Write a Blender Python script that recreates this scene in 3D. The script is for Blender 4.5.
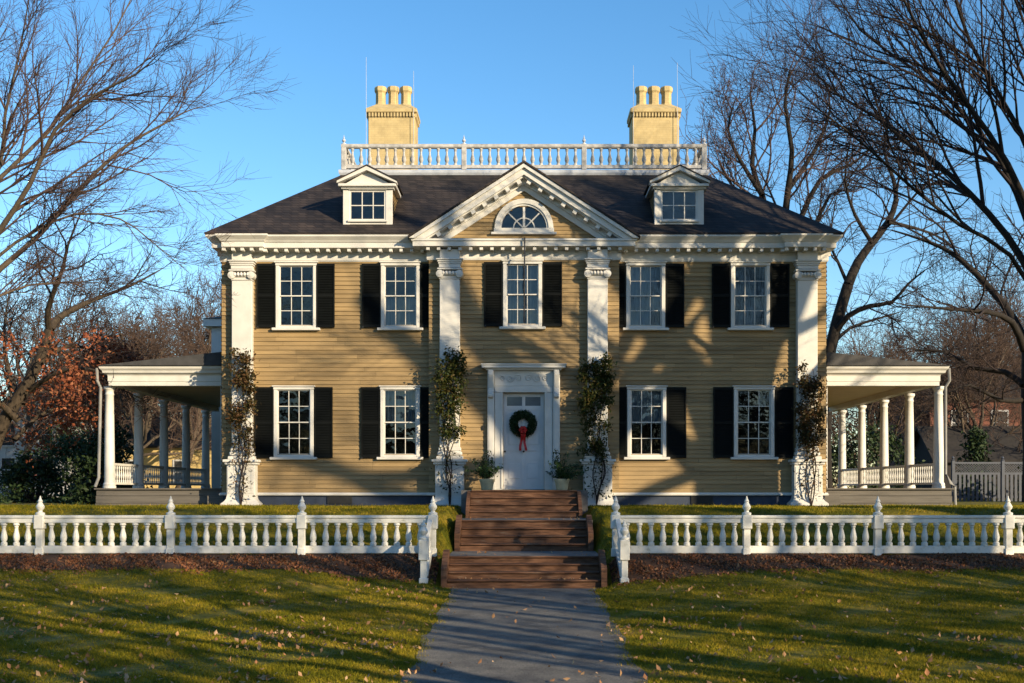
import bpy, math, random
import numpy as np
from math import radians, sin, cos, pi, tan, sqrt
from mathutils import Vector

S = bpy.context.scene
for o in list(bpy.data.objects):
    bpy.data.objects.remove(o)
COL = S.collection

# ------------------------------------------------------------------ camera, sky, sun, exposure
EYE = 2.2
CAMY = -36.0
F = 1152.0
cam_d = bpy.data.cameras.new("camera")
cam = bpy.data.objects.new("camera", cam_d)
COL.objects.link(cam)
cam.location = (0, CAMY, EYE)
cam.rotation_euler = (radians(90), 0, 0)
cam_d.sensor_width = 36.0
cam_d.lens = F / 1024 * 36.0
cam_d.shift_x = -12.0 / 1024
cam_d.shift_y = 148.5 / 1024
cam_d.clip_end = 3000
S.camera = cam

SUN_EL, SUN_AZ = 17.0, 47.0            # azimuth: degrees to the right of straight behind the camera
W = bpy.data.worlds.new("World")
S.world = W
W.use_nodes = True
nt = W.node_tree
bg = nt.nodes["Background"]
sky = nt.nodes.new("ShaderNodeTexSky")
sky.sky_type = 'NISHITA'
sky.sun_disc = False
sky.sun_elevation = radians(SUN_EL)
sky.sun_rotation = radians(180 - SUN_AZ)
sky.altitude = 0
sky.air_density = 1.0
sky.dust_density = 0.3
sky.ozone_density = 2.2
hsv = nt.nodes.new("ShaderNodeHueSaturation")
hsv.inputs["Saturation"].default_value = 1.27
nt.links.new(sky.outputs[0], hsv.inputs["Color"])
nt.links.new(hsv.outputs[0], bg.inputs[0])
bg.inputs[1].default_value = 0.118
ld = bpy.data.lights.new("sun", 'SUN')
lo = bpy.data.objects.new("sun", ld)
COL.objects.link(lo)
sd = Vector((sin(radians(SUN_AZ)) * cos(radians(SUN_EL)), -cos(radians(SUN_AZ)) * cos(radians(SUN_EL)), sin(radians(SUN_EL))))
lo.rotation_euler = sd.to_track_quat('Z', 'Y').to_euler()
lo.location = (40, -60, 60)
ld.energy = 5.0
ld.angle = radians(0.5)
ld.color = (1.0, 0.80, 0.52)
S.view_settings.view_transform = 'Standard'
S.view_settings.look = 'None'
S.view_settings.exposure = 1.0
S.view_settings.gamma = 1
S.view_settings.use_curve_mapping = False
S.cycles.max_bounces = 6
S.cycles.transparent_max_bounces = 12
S.cycles.use_denoising = True


# ------------------------------------------------------------------ helpers
def tag(o, label=None, cat=None, group=None, kind=None):
    if label: o['label'] = label
    if cat: o['category'] = cat
    if group: o['group'] = group
    if kind: o['kind'] = kind
    return o


def thing(name, label, cat, loc, group=None):
    o = bpy.data.objects.new(name, None)
    o.empty_display_size = 0.3
    COL.objects.link(o)
    o.location = loc
    return tag(o, label, cat, group)


def root_off(p):
    v = Vector((0, 0, 0))
    while p is not None:
        v += p.location
        p = p.parent
    return v


class MB:
    def __init__(s):
        s.v, s.f = [], []

    def add(s, vs, fs):
        n = len(s.v)
        s.v.extend(vs)
        s.f.extend([tuple(i + n for i in f) for f in fs])

    def box(s, x0, x1, y0, y1, z0, z1):
        s.add([(x0, y0, z0), (x1, y0, z0), (x1, y1, z0), (x0, y1, z0), (x0, y0, z1), (x1, y0, z1), (x1, y1, z1), (x0, y1, z1)],
              [(0, 3, 2, 1), (4, 5, 6, 7), (0, 1, 5, 4), (1, 2, 6, 5), (2, 3, 7, 6), (3, 0, 4, 7)])
        return s

    def bbox(s, x0, x1, y0, y1, z0, z1, b=0.012):
        """box with small chamfers along all edges (octagonal in plan, stepped top and bottom)"""
        def ring(i, z):
            a0, a1, c0, c1 = x0 + i, x1 - i, y0 + i, y1 - i
            return [(a0 + b, c0, z), (a1 - b, c0, z), (a1, c0 + b, z), (a1, c1 - b, z), (a1 - b, c1, z), (a0 + b, c1, z), (a0, c1 - b, z), (a0, c0 + b, z)]
        vs = ring(b, z0) + ring(0, z0 + b) + ring(0, z1 - b) + ring(b, z1)
        fs = []
        for k in range(3):
            for i in range(8):
                j = (i + 1) % 8
                fs.append((k * 8 + i, k * 8 + j, k * 8 + 8 + j, k * 8 + 8 + i))
        fs.append(tuple(range(7, -1, -1)))
        fs.append(tuple(range(24, 32)))
        s.add(vs, fs)
        return s

    def prism_y(s, poly, y0, y1):
        """polygon of (x,z), anticlockwise seen from -y, extruded y0..y1"""
        n = len(poly)
        vs = [(x, y0, z) for x, z in poly] + [(x, y1, z) for x, z in poly]
        fs = [tuple(range(n)), tuple(range(2 * n - 1, n - 1, -1))]
        for i in range(n):
            j = (i + 1) % n
            fs.append((i, i + n, j + n, j))
        s.add(vs, fs)
        return s

    def prism_x(s, poly, x0, x1):
        n = len(poly)
        vs = [(x0, y, z) for y, z in poly] + [(x1, y, z) for y, z in poly]
        fs = [tuple(range(n - 1, -1, -1)), tuple(range(n, 2 * n))]
        for i in range(n):
            j = (i + 1) % n
            fs.append((i, j, j + n, i + n))
        s.add(vs, fs)
        return s

    def lathe(s, prof, cx=0, cy=0, seg=12, square=False):
        n = len(prof)
        vs, fs = [], []
        for r, z in prof:
            for k in range(seg):
                a = 2 * pi * (k + .5) / seg
                vs.append((cx + r * cos(a), cy + r * sin(a), z))
        for i in range(n - 1):
            for k in range(seg):
                j = (k + 1) % seg
                fs.append((i * seg + k, i * seg + j, (i + 1) * seg + j, (i + 1) * seg + k))
        fs.append(tuple(range(seg - 1, -1, -1)))
        fs.append(tuple((n - 1) * seg + k for k in range(seg)))
        s.add(vs, fs)
        return s

    def tube(s, pts, rad, n=8):
        pts = [Vector(p) for p in pts]
        if not hasattr(rad, '__len__'): rad = [rad] * len(pts)
        vs, fs = [], []
        for i, p in enumerate(pts):
            t = (pts[min(i + 1, len(pts) - 1)] - pts[max(i - 1, 0)]).normalized()
            ref = Vector((0, 0, 1)) if abs(t.z) < .9 else Vector((0, 1, 0))
            a = t.cross(ref).normalized()
            b = t.cross(a)
            for k in range(n):
                th = 2 * pi * k / n
                vs.append(tuple(p + (a * cos(th) + b * sin(th)) * rad[i]))
        for i in range(len(pts) - 1):
            for k in range(n):
                j = (k + 1) % n
                fs.append((i * n + k, i * n + j, (i + 1) * n + j, (i + 1) * n + k))
        fs.append(tuple(range(n)))
        fs.append(tuple((len(pts) - 1) * n + k for k in range(n - 1, -1, -1)))
        s.add(vs, fs)
        return s

    def sweep(s, path, prof, closed=False):
        """profile of (outward, z) swept along an orthogonal plan path; outward is to the right of travel"""
        n = len(path)
        nor = []
        for i in range(n if closed else n - 1):
            a, b = path[i], path[(i + 1) % n]
            d = (Vector(b) - Vector(a)).normalized()
            nor.append(Vector((d.y, -d.x)))
        offs = []
        for i in range(n):
            if closed:
                n1, n2 = nor[i - 1], nor[i]
            else:
                n1, n2 = nor[max(i - 1, 0)], nor[min(i, n - 2)]
            offs.append(n1 if (n1 - n2).length < 1e-4 else n1 + n2)
        m = len(prof)
        vs = [(path[i][0] + offs[i].x * o, path[i][1] + offs[i].y * o, z) for i in range(n) for o, z in prof]
        fs = []
        for i in range(n if closed else n - 1):
            i2 = (i + 1) % n
            for k in range(m):
                j = (k + 1) % m
                fs.append((i * m + k, i2 * m + k, i2 * m + j, i * m + j))
        if not closed:
            fs.append(tuple(range(m)))
            fs.append(tuple((n - 1) * m + k for k in range(m - 1, -1, -1)))
        s.add(vs, fs)
        return s

    def mesh(s, name, mat, smooth=False, off=None):
        me = bpy.data.meshes.new(name)
        v = s.v if off is None else [(a - off[0], b - off[1], c - off[2]) for a, b, c in s.v]
        me.from_pydata(v, [], s.f)
        if mat: me.materials.append(mat)
        if smooth:
            me.polygons.foreach_set("use_smooth", [True] * len(me.polygons))
            try: me.set_sharp_from_angle(angle=radians(35))
            except Exception: pass
        me.update()
        return me

    def build(s, name, mat, parent=None, smooth=False, origin=None):
        off = root_off(parent) if parent is not None else Vector(origin or (0, 0, 0))
        o = bpy.data.objects.new(name, s.mesh(name, mat, smooth, off))
        COL.objects.link(o)
        o.parent = parent
        if parent is None: o.location = off
        return o


def inst(me, name, parent, loc, rotz=0.0, scale=None):
    """one more object on shared mesh data; loc in world space"""
    o = bpy.data.objects.new(name, me)
    COL.objects.link(o)
    o.parent = parent
    o.location = Vector(loc) - root_off(parent)
    o.rotation_euler = (0, 0, rotz)
    if scale: o.scale = scale
    return o


def np_mesh(name, verts, faces_n, loop_idx, mat, smooth=False):
    """fast mesh from numpy: faces all with faces_n corners"""
    me = bpy.data.meshes.new(name)
    nv, nf = len(verts), len(loop_idx) // faces_n
    me.vertices.add(nv)
    me.vertices.foreach_set("co", np.ascontiguousarray(verts, dtype=np.float32).ravel())
    me.loops.add(nf * faces_n)
    me.loops.foreach_set("vertex_index", np.ascontiguousarray(loop_idx, dtype=np.int32).ravel())
    me.polygons.add(nf)
    me.polygons.foreach_set("loop_start", np.arange(0, nf * faces_n, faces_n, dtype=np.int32))
    try: me.polygons.foreach_set("loop_total", np.full(nf, faces_n, dtype=np.int32))
    except Exception: pass
    if smooth: me.polygons.foreach_set("use_smooth", np.ones(nf, dtype=bool))
    me.materials.append(mat)
    me.update(calc_edges=True)
    me.validate()
    return me


# ------------------------------------------------------------------ materials
def mat_base(name):
    m = bpy.data.materials.new(name)
    m.use_nodes = True
    return m, m.node_tree, m.node_tree.nodes["Principled BSDF"]


def noise(nt, scale, detail=4, vec=None, stretch=None, rough=.55):
    n = nt.nodes.new("ShaderNodeTexNoise")
    n.inputs["Scale"].default_value = scale
    n.inputs["Detail"].default_value = detail
    n.inputs["Roughness"].default_value = rough
    tc = nt.nodes.new("ShaderNodeTexCoord")
    src = tc.outputs["Object"]
    if stretch:
        mp = nt.nodes.new("ShaderNodeMapping")
        mp.inputs["Scale"].default_value = stretch
        nt.links.new(src, mp.inputs[0])
        src = mp.outputs[0]
    nt.links.new(src, n.inputs["Vector"])
    return n


def ramp(nt, fac, stops):
    r = nt.nodes.new("ShaderNodeValToRGB")
    e = r.color_ramp.elements
    while len(e) < len(stops): e.new(.5)
    for i, (p, c) in enumerate(stops):
        e[i].position = p
        e[i].color = (*c, 1) if len(c) == 3 else c
    nt.links.new(fac, r.inputs[0])
    return r


def sc(c, k): return tuple(min(1, a * k) for a in c)


def pm(name, c, var=.25, scale=3, rough=.6, bump=.0, bscale=40, stretch=None, stops=None, spec=.3, metal=0):
    m, nt, b = mat_base(name)
    n = noise(nt, scale, 5, stretch=stretch)
    st = stops or [(.3, sc(c, 1 - var)), (.55, c), (.75, sc(c, 1 + var * .6))]
    r = ramp(nt, n.outputs["Fac"], st)
    nt.links.new(r.outputs[0], b.inputs["Base Color"])
    b.inputs["Roughness"].default_value = rough
    b.inputs["Specular IOR Level"].default_value = spec
    b.inputs["Metallic"].default_value = metal
    if bump:
        n2 = noise(nt, bscale, 3, stretch=stretch)
        bp = nt.nodes.new("ShaderNodeBump")
        bp.inputs["Strength"].default_value = bump
        bp.inputs["Distance"].default_value = .02
        nt.links.new(n2.outputs["Fac"], bp.inputs["Height"])
        nt.links.new(bp.outputs[0], b.inputs["Normal"])
    return m


def leaf_mat(name, cols, rough=.6, trans=.25, per_island=True):
    m, nt, b = mat_base(name)
    g = nt.nodes.new("ShaderNodeNewGeometry")
    n = noise(nt, 1.3, 3)
    mx = nt.nodes.new("ShaderNodeMath"); mx.operation = 'MULTIPLY_ADD'
    mx.inputs[1].default_value = .6
    mu = nt.nodes.new("ShaderNodeMath"); mu.operation = 'MULTIPLY'; mu.inputs[1].default_value = .4
    nt.links.new(g.outputs["Random Per Island"], mx.inputs[0])
    nt.links.new(n.outputs["Fac"], mu.inputs[0])
    nt.links.new(mu.outputs[0], mx.inputs[2])
    k = len(cols)
    r = ramp(nt, mx.outputs[0], [((i + .5) / k, c) for i, c in enumerate(cols)])
    nt.links.new(r.outputs[0], b.inputs["Base Color"])
    b.inputs["Roughness"].default_value = rough
    b.inputs["Specular IOR Level"].default_value = .2
    if trans:
        out = nt.nodes["Material Output"]
        t = nt.nodes.new("ShaderNodeBsdfTranslucent")
        nt.links.new(r.outputs[0], t.inputs[0])
        ms = nt.nodes.new("ShaderNodeMixShader")
        ms.inputs[0].default_value = trans
        nt.links.new(b.outputs[0], ms.inputs[1])
        nt.links.new(t.outputs[0], ms.inputs[2])
        nt.links.new(ms.outputs[0], out.inputs[0])
    return m


M = {}
M['white'] = pm('white_paint', (.50, .495, .475), .11, 2.2, .5, .06, 30)
M['white_old_shade'] = pm('weathered_shaded_white', (.36, .36, .36), .45, 5, .6, .1, 30)  # old white paint, with the balustrade's shading darkened into its colour
M['fence'] = pm('fence_white_paint', (.62, .615, .57), .2, 3.5, .5, .08, 30)
t_ = M['fence'].node_tree
b_ = t_.nodes["Principled BSDF"]
l_ = b_.inputs["Base Color"].links[0].from_socket
n_ = noise(t_, 7, 6, rough=.75)
r_ = ramp(t_, n_.outputs["Fac"], [(.24, (.42, .42, .34)), (.35, (.86, .85, .78)), (.44, (1, 1, 1))])
m_ = t_.nodes.new("ShaderNodeMixRGB"); m_.blend_type = 'MULTIPLY'; m_.inputs[0].default_value = 1
t_.links.new(l_, m_.inputs[1]); t_.links.new(r_.outputs[0], m_.inputs[2]); t_.links.new(m_.outputs[0], b_.inputs["Base Color"])
M['clap'] = pm('ochre_clapboard_paint', (.25, .175, .084), .3, 1.1, .6, .08, 60, stretch=(.6, 1, 5))
M['clap_gable'] = pm('ochre_gable_paint', (.25, .175, .084), .25, 1.1, .6, .08, 60, stretch=(.6, 1, 5))
for k_ in ('clap', 'clap_gable'):
    t_ = M[k_].node_tree
    b_ = t_.nodes["Principled BSDF"]
    l_ = b_.inputs["Base Color"].links[0].from_socket
    g_ = t_.nodes.new("ShaderNodeNewGeometry")
    r_ = ramp(t_, g_.outputs["Random Per Island"], [(.0, (.80, .79, .76)), (.5, (1, 1, 1)), (1, (1.10, 1.09, 1.07))])
    m_ = t_.nodes.new("ShaderNodeMixRGB"); m_.blend_type = 'MULTIPLY'; m_.inputs[0].default_value = 1
    t_.links.new(l_, m_.inputs[1]); t_.links.new(r_.outputs[0], m_.inputs[2]); t_.links.new(m_.outputs[0], b_.inputs["Base Color"])
M['shutter'] = pm('black_green_shutter_paint', (.0035, .0045, .0045), .3, 3, .6, spec=.12)
M['found'] = pm('slate_blue_foundation_paint', (.028, .040, .070), .25, 3, .7, .2, 25)
M['chimney'] = pm('yellow_chimney_render', (.42, .335, .175), .2, 3, .8, .25, 40)
t_ = M['chimney'].node_tree
b_ = t_.nodes["Principled BSDF"]
tc_ = t_.nodes.new("ShaderNodeTexCoord"); sx_ = t_.nodes.new("ShaderNodeSeparateXYZ"); t_.links.new(tc_.outputs["Object"], sx_.inputs[0])
ad_ = t_.nodes.new("ShaderNodeMath"); t_.links.new(sx_.outputs[0], ad_.inputs[0]); t_.links.new(sx_.outputs[1], ad_.inputs[1])
cx_ = t_.nodes.new("ShaderNodeCombineXYZ"); t_.links.new(ad_.outputs[0], cx_.inputs[0]); t_.links.new(sx_.outputs[2], cx_.inputs[1])
br_ = t_.nodes.new("ShaderNodeTexBrick"); t_.links.new(cx_.outputs[0], br_.inputs["Vector"])
br_.inputs["Scale"].default_value = 1; br_.inputs["Brick Width"].default_value = .23; br_.inputs["Row Height"].default_value = .08; br_.inputs["Mortar Size"].default_value = .008
br_.inputs["Color1"].default_value = (1, 1, 1, 1); br_.inputs["Color2"].default_value = (.93, .92, .90, 1); br_.inputs["Mortar"].default_value = (.86, .84, .80, 1)
l_ = b_.inputs["Base Color"].links[0].from_socket
m_ = t_.nodes.new("ShaderNodeMixRGB"); m_.blend_type = 'MULTIPLY'; m_.inputs[0].default_value = 1
t_.links.new(l_, m_.inputs[1]); t_.links.new(br_.outputs[0], m_.inputs[2]); t_.links.new(m_.outputs[0], b_.inputs["Base Color"])
M['lead'] = pm('grey_blue_flashing', (.38, .41, .47), .2, 3, .5)
M['spout'] = pm('grey_painted_downspout', (.20, .20, .20), .2, 4, .6)
M['metal'] = pm('dark_metal', (.06, .06, .065), .3, 6, .4, metal=.6)
M['iron'] = pm('black_iron', (.02, .02, .02), .3, 6, .4)
M['vent'] = pm('dark_vent', (.02, .022, .025), .3, 6, .7)
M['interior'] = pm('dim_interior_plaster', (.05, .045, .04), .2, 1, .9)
M['curtain'] = pm('pale_curtain', (.30, .34, .40), .2, 6, .9, stretch=(6, 1, .3))
M['door'] = pm('white_door_paint', (.49, .49, .50), .08, 3, .35)
M['wood'] = pm('brown_step_boards', (.125, .060, .033), .55, 3.2, .75, .4, 18, stretch=(.8, 5, 6), stops=[(.28, (.032, .016, .011)), (.48, (.098, .046, .025)), (.62, (.14, .070, .040)), (.78, (.18, .13, .095))])
M['stone'] = pm('grey_landing_stone', (.13, .125, .12), .35, 6, .85, .3, 40)
M['deck'] = pm('grey_brown_deck_boards', (.10, .092, .082), .3, 2, .7, .15, 25, stretch=(.5, 5, 8))
M['pceil'] = pm('cream_porch_ceiling', (.50, .41, .23), .1, 2, .6)
M['proof'] = pm('grey_porch_roofing', (.045, .045, .048), .3, 4, .75, .2, 25)
M['bark'] = pm('grey_brown_bark', (.075, .058, .043), .4, 6, .9, .6, 22, stretch=(2, 2, .6))
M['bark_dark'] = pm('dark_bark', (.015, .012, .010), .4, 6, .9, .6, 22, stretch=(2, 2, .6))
M['bark_oak'] = pm('brown_oak_bark', (.045, .034, .024), .5, 6, .9, .7, 22, stretch=(2, 2, .6))
M['twig'] = pm('reddish_twig_bark', (.062, .040, .036), .3, 2, .9)
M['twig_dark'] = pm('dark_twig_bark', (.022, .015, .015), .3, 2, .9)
M['twig_bg'] = pm('brown_twig_bark', (.072, .047, .036), .3, 2, .9)
M['mulch'] = pm('brown_leaf_mulch', (.06, .032, .02), .5, 14, .95, .8, 50)
M['asphalt'] = pm('grey_asphalt', (.125, .12, .115), .4, 2.2, .9, .9, 70, stops=[(.25, (.055, .054, .054)), (.45, (.11, .106, .10)), (.6, (.15, .143, .13)), (.8, (.20, .18, .15))])
t_ = M['asphalt'].node_tree
b_ = t_.nodes["Principled BSDF"]
l_ = b_.inputs["Base Color"].links[0].from_socket
n_ = noise(t_, 38, 3, rough=.8)
r_ = ramp(t_, n_.outputs["Fac"], [(.30, (.35, .35, .37)), (.5, (.95, .95, .95)), (.62, (1.1, 1.1, 1.08)), (.72, (1.7, 1.65, 1.55))])
m_ = t_.nodes.new("ShaderNodeMixRGB"); m_.blend_type = 'MULTIPLY'; m_.inputs[0].default_value = 1
t_.links.new(l_, m_.inputs[1]); t_.links.new(r_.outputs[0], m_.inputs[2]); t_.links.new(m_.outputs[0], b_.inputs["Base Color"])
M['pot'] = pm('cream_glazed_pot', (.36, .33, .22), .25, 6, .5)
M['soil'] = pm('dark_potting_soil', (.03, .02, .015), .3, 20, .95)
M['red'] = pm('red_ribbon', (.34, .008, .010), .2, 8, .45)
M['cream_wall'] = pm('pale_yellow_wall', (.40, .30, .13), .12, 2, .8)
M['brick'] = pm('red_brick_wall', (.13, .05, .035), .25, 3, .85, .2, 30)
M['dark_roof'] = pm('dark_brown_shaded_shingles', (.022, .02, .02), .3, 4, .9, .3, 30)  # darkened so the sunlit shed reads as shaded; other roofs share it
M['farwhite'] = pm('white_house_siding', (.34, .35, .37), .1, 2, .7)
M['shadefence'] = pm('shaded_picket_paint', (.06, .07, .095), .15, 4, .6)  # white pickets darkened and blued; the tree shade is put into the paint
M['oakleaf'] = leaf_mat('rust_red_oak_leaves', [(.14, .035, .018), (.21, .060, .028), (.26, .095, .045), (.18, .085, .04)])
M['vine_green'] = leaf_mat('olive_vine_leaves', [(.014, .026, .006), (.026, .040, .008), (.045, .048, .010), (.08, .045, .014)])
M['vine_brown'] = leaf_mat('dry_vine_leaves', [(.028, .032, .010), (.05, .042, .014), (.075, .045, .018), (.10, .045, .02)])
M['pine'] = leaf_mat('dark_wreath_needles', [(.010, .024, .008), (.016, .036, .012), (.022, .045, .016)], trans=.05)
M['plant'] = leaf_mat('glossy_green_leaves', [(.012, .03, .010), (.022, .05, .014), (.04, .07, .02)], rough=.35, trans=.1)
M['everg'] = leaf_mat('evergreen_foliage', [(.010, .022, .008), (.018, .035, .012), (.03, .05, .016)], trans=.05)
M['litter'] = leaf_mat('fallen_leaf_litter', [(.09, .034, .018), (.17, .062, .028), (.23, .10, .045), (.10, .05, .03), (.32, .2, .1)], trans=.1)
M['lawnleaf'] = leaf_mat('pale_fallen_leaves', [(.20, .09, .04), (.36, .22, .11), (.28, .13, .06), (.52, .40, .26)], trans=.15)


def glass_mat():
    m, nt, b = mat_base('old_window_glass')
    nt.nodes.remove(b)
    out = nt.nodes["Material Output"]
    gl = nt.nodes.new("ShaderNodeBsdfGlossy"); gl.inputs["Roughness"].default_value = .02
    gl.inputs[0].default_value = (.95, .98, 1, 1)
    tr = nt.nodes.new("ShaderNodeBsdfTransparent"); tr.inputs[0].default_value = (.45, .53, .57, 1)
    fr = nt.nodes.new("ShaderNodeFresnel"); fr.inputs[0].default_value = 1.6
    ad = nt.nodes.new("ShaderNodeMath"); ad.operation = 'MULTIPLY_ADD'; ad.inputs[1].default_value = .9; ad.inputs[2].default_value = .0
    nt.links.new(fr.outputs[0], ad.inputs[0])
    mx = nt.nodes.new("ShaderNodeMixShader")
    nt.links.new(ad.outputs[0], mx.inputs[0])
    nt.links.new(tr.outputs[0], mx.inputs[1]); nt.links.new(gl.outputs[0], mx.inputs[2])
    nt.links.new(mx.outputs[0], out.inputs[0])
    n = noise(nt, 2.2, 2)
    bp = nt.nodes.new("ShaderNodeBump"); bp.inputs["Strength"].default_value = .12; bp.inputs["Distance"].default_value = .1
    nt.links.new(n.outputs[0], bp.inputs["Height"])
    nt.links.new(bp.outputs[0], gl.inputs["Normal"])
    return m


M['glass'] = glass_mat()


def slate_mat():
    m, nt, b = mat_base('dark_slate_roof')
    tc = nt.nodes.new("ShaderNodeTexCoord")
    mp = nt.nodes.new("ShaderNodeMapping")
    nt.links.new(tc.outputs["Object"], mp.inputs[0])
    # rows follow height; joints follow x + y
    sx = nt.nodes.new("ShaderNodeSeparateXYZ"); nt.links.new(tc.outputs["Object"], sx.inputs[0])
    ad = nt.nodes.new("ShaderNodeMath"); nt.links.new(sx.outputs[0], ad.inputs[0]); nt.links.new(sx.outputs[1], ad.inputs[1])
    cx = nt.nodes.new("ShaderNodeCombineXYZ"); nt.links.new(ad.outputs[0], cx.inputs[0]); nt.links.new(sx.outputs[2], cx.inputs[1])
    br = nt.nodes.new("ShaderNodeTexBrick")
    nt.links.new(cx.outputs[0], br.inputs["Vector"])
    br.inputs["Scale"].default_value = 1
    br.inputs["Brick Width"].default_value = .26
    br.inputs["Row Height"].default_value = .115
    br.inputs["Mortar Size"].default_value = .012
    br.inputs["Color1"].default_value = (.015, .015, .017, 1)
    br.inputs["Color2"].default_value = (.033, .030, .030, 1)
    br.inputs["Mortar"].default_value = (.012, .010, .010, 1)
    n = noise(nt, 1.1, 5)
    r = ramp(nt, n.outputs[0], [(.3, (.5, .5, .55)), (.7, (1.7, 1.45, 1.25))])
    mx = nt.nodes.new("ShaderNodeMixRGB"); mx.blend_type = 'MULTIPLY'; mx.inputs[0].default_value = 1
    nt.links.new(br.outputs[0], mx.inputs[1]); nt.links.new(r.outputs[0], mx.inputs[2])
    nt.links.new(mx.outputs[0], b.inputs["Base Color"])
    b.inputs["Roughness"].default_value = .7
    b.inputs["Specular IOR Level"].default_value = .25
    bp = nt.nodes.new("ShaderNodeBump"); bp.inputs["Strength"].default_value = .5; bp.inputs["Distance"].default_value = .03
    nt.links.new(br.outputs["Fac"], bp.inputs["Height"]); bp.invert = True
    nt.links.new(bp.outputs[0], b.inputs["Normal"])
    return m


M['slate'] = slate_mat()


def grass_mats():
    out = []
    for nm, blade in (('lawn_soil', False), ('grass_blades', True)):
        m, nt, b = mat_base(nm)
        n1 = noise(nt, 1.1, 8, rough=.72); n2 = noise(nt, 9, 3)
        r = ramp(nt, n1.outputs[0], [(.30, (.056, .074, .005)), (.44, (.125, .125, .007)), (.56, (.235, .195, .014)), (.70, (.38, .27, .055))])
        if blade:
            g = nt.nodes.new("ShaderNodeNewGeometry")
            r2 = ramp(nt, g.outputs["Random Per Island"], [(.0, (.55, .6, .5)), (.5, (1, 1, 1)), (.86, (1.25, 1.15, 1)), (1, (1.9, 1.5, 1.5))])
        else:
            r2 = ramp(nt, n2.outputs[0], [(.3, (.4, .4, .4)), (.7, (.9, .85, .8))])
        mx = nt.nodes.new("ShaderNodeMixRGB"); mx.blend_type = 'MULTIPLY'; mx.inputs[0].default_value = 1
        nt.links.new(r.outputs[0], mx.inputs[1]); nt.links.new(r2.outputs[0], mx.inputs[2])
        nt.links.new(mx.outputs[0], b.inputs["Base Color"])
        b.inputs["Roughness"].default_value = .7
        b.inputs["Specular IOR Level"].default_value = .15
        if blade:
            t = nt.nodes.new("ShaderNodeBsdfTranslucent"); nt.links.new(mx.outputs[0], t.inputs[0])
            ms = nt.nodes.new("ShaderNodeMixShader"); ms.inputs[0].default_value = .3
            nt.links.new(b.outputs[0], ms.inputs[1]); nt.links.new(t.outputs[0], ms.inputs[2])
            nt.links.new(ms.outputs[0], nt.nodes["Material Output"].inputs[0])
        out.append(m)
    return out


M['lawn'], M['grass'] = grass_mats()


# ------------------------------------------------------------------ ground
def sstep(t):
    t = np.clip(t, 0, 1)
    return t * t * (3 - 2 * t)


def ground_z(x, y):
    x = np.asarray(x, float); y = np.asarray(y, float)
    D = y - CAMY
    ax = np.abs(x)
    s = sstep((ax - 2.2) / 3.5)
    lo_ = np.interp(D, [0, 13.4, 20, 24.6, 25.7, 26.1, 27.1, 28, 30.4, 31.2, 34, 400], [-.6, -.33, -.14, .0, .08, .16, .64, .82, 1.58, 1.68, 1.70, 1.70])
    hi_ = np.interp(D, [0, 13.4, 20, 24.6, 25.7, 26.1, 27.1, 28, 30.4, 31.2, 34, 400], [-.6, -.33, -.13, .16, .33, .42, .64, .82, 1.58, 1.68, 1.70, 1.70])
    side = lo_ * (1 - s) + hi_ * s
    cor = np.interp(D, [0, 13.4, 25.9, 26.2, 26.9, 29.2, 30.2, 32.4, 33.3, 35, 36, 400], [-.63, -.36, -.005, -.1, .2, .45, .9, 1.2, 1.45, 1.6, 1.7, 1.7])
    t = sstep((ax - np.interp(D, [27, 29, 32, 33.5], [1.78, 1.66, 1.66, 1.60]) - .06 * np.sin(y * 3.1) * np.sin(y * 7.3)) / .42)
    z = cor * (1 - t) + side * t
    z = z + .02 * np.sin(x * 1.3 + y * .7) * np.sin(y * .9 - x * .4) * np.clip((ax - 2) / 2, 0, 1)
    return z


xs = np.unique(np.concatenate([np.linspace(-2.3, 2.3, 70), np.linspace(-16, 16, 100), np.linspace(-60, 60, 60), np.linspace(-600, 600, 25)]))
ys = np.unique(np.concatenate([np.linspace(-36, 2, 200), np.linspace(-70, 60, 60), np.linspace(-300, 900, 30)]))
X, Y = np.meshgrid(xs, ys)
V = np.stack([X, Y, ground_z(X, Y)], -1).reshape(-1, 3)
nx, ny = len(xs), len(ys)
I = np.arange(nx * ny).reshape(ny, nx)
Q = np.stack([I[:-1, :-1], I[:-1, 1:], I[1:, 1:], I[1:, :-1]], -1).reshape(-1)
lawn = bpy.data.objects.new('lawn', np_mesh('lawn', V, 4, Q, M['lawn'], True))
COL.objects.link(lawn)
tag(lawn, 'grassy ground sloping up to the house', None, None, 'structure')


def strip(name, mat, y0, y1, xa, xb, ny, nx, lift, label):
    """sheet laid on the ground between x = xa(y) and xb(y)"""
    yy = np.linspace(y0, y1, ny)
    vs = []
    for y in yy:
        a, b = xa(y), xb(y)
        x = np.linspace(a, b, nx)
        vs.append(np.stack([x, np.full(nx, y), ground_z(x, np.full(nx, y)) + lift], -1))
    vs = np.array(vs).reshape(-1, 3)
    I = np.arange(nx * ny).reshape(ny, nx)
    Q = np.stack([I[:-1, :-1], I[:-1, 1:], I[1:, 1:], I[1:, :-1]], -1).reshape(-1)
    o = bpy.data.objects.new(name, np_mesh(name, vs, 4, Q, mat, True))
    COL.objects.link(o)
    return tag(o, label, None, None, 'structure')


PH = lambda y: 1.60 + .04 * sin(y * 1.7) + .03 * sin(y * 4.3 + 1)
strip('path', M['asphalt'], -40, -9.93, lambda y: -PH(y), lambda y: PH(y + 3), 90, 24, .012, 'grey asphalt path leading to the garden steps')
for sx in (-1, 1):
    strip('flower_bed', M['mulch'], -9.98, -8.72, lambda y: sx * 2.0 if sx > 0 else -26, lambda y: 26 if sx > 0 else -2.0, 14, 160, .012,
          ('leaf covered planting bed under the fence left of the steps', 'leaf covered planting bed under the fence right of the steps')[sx > 0])

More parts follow.
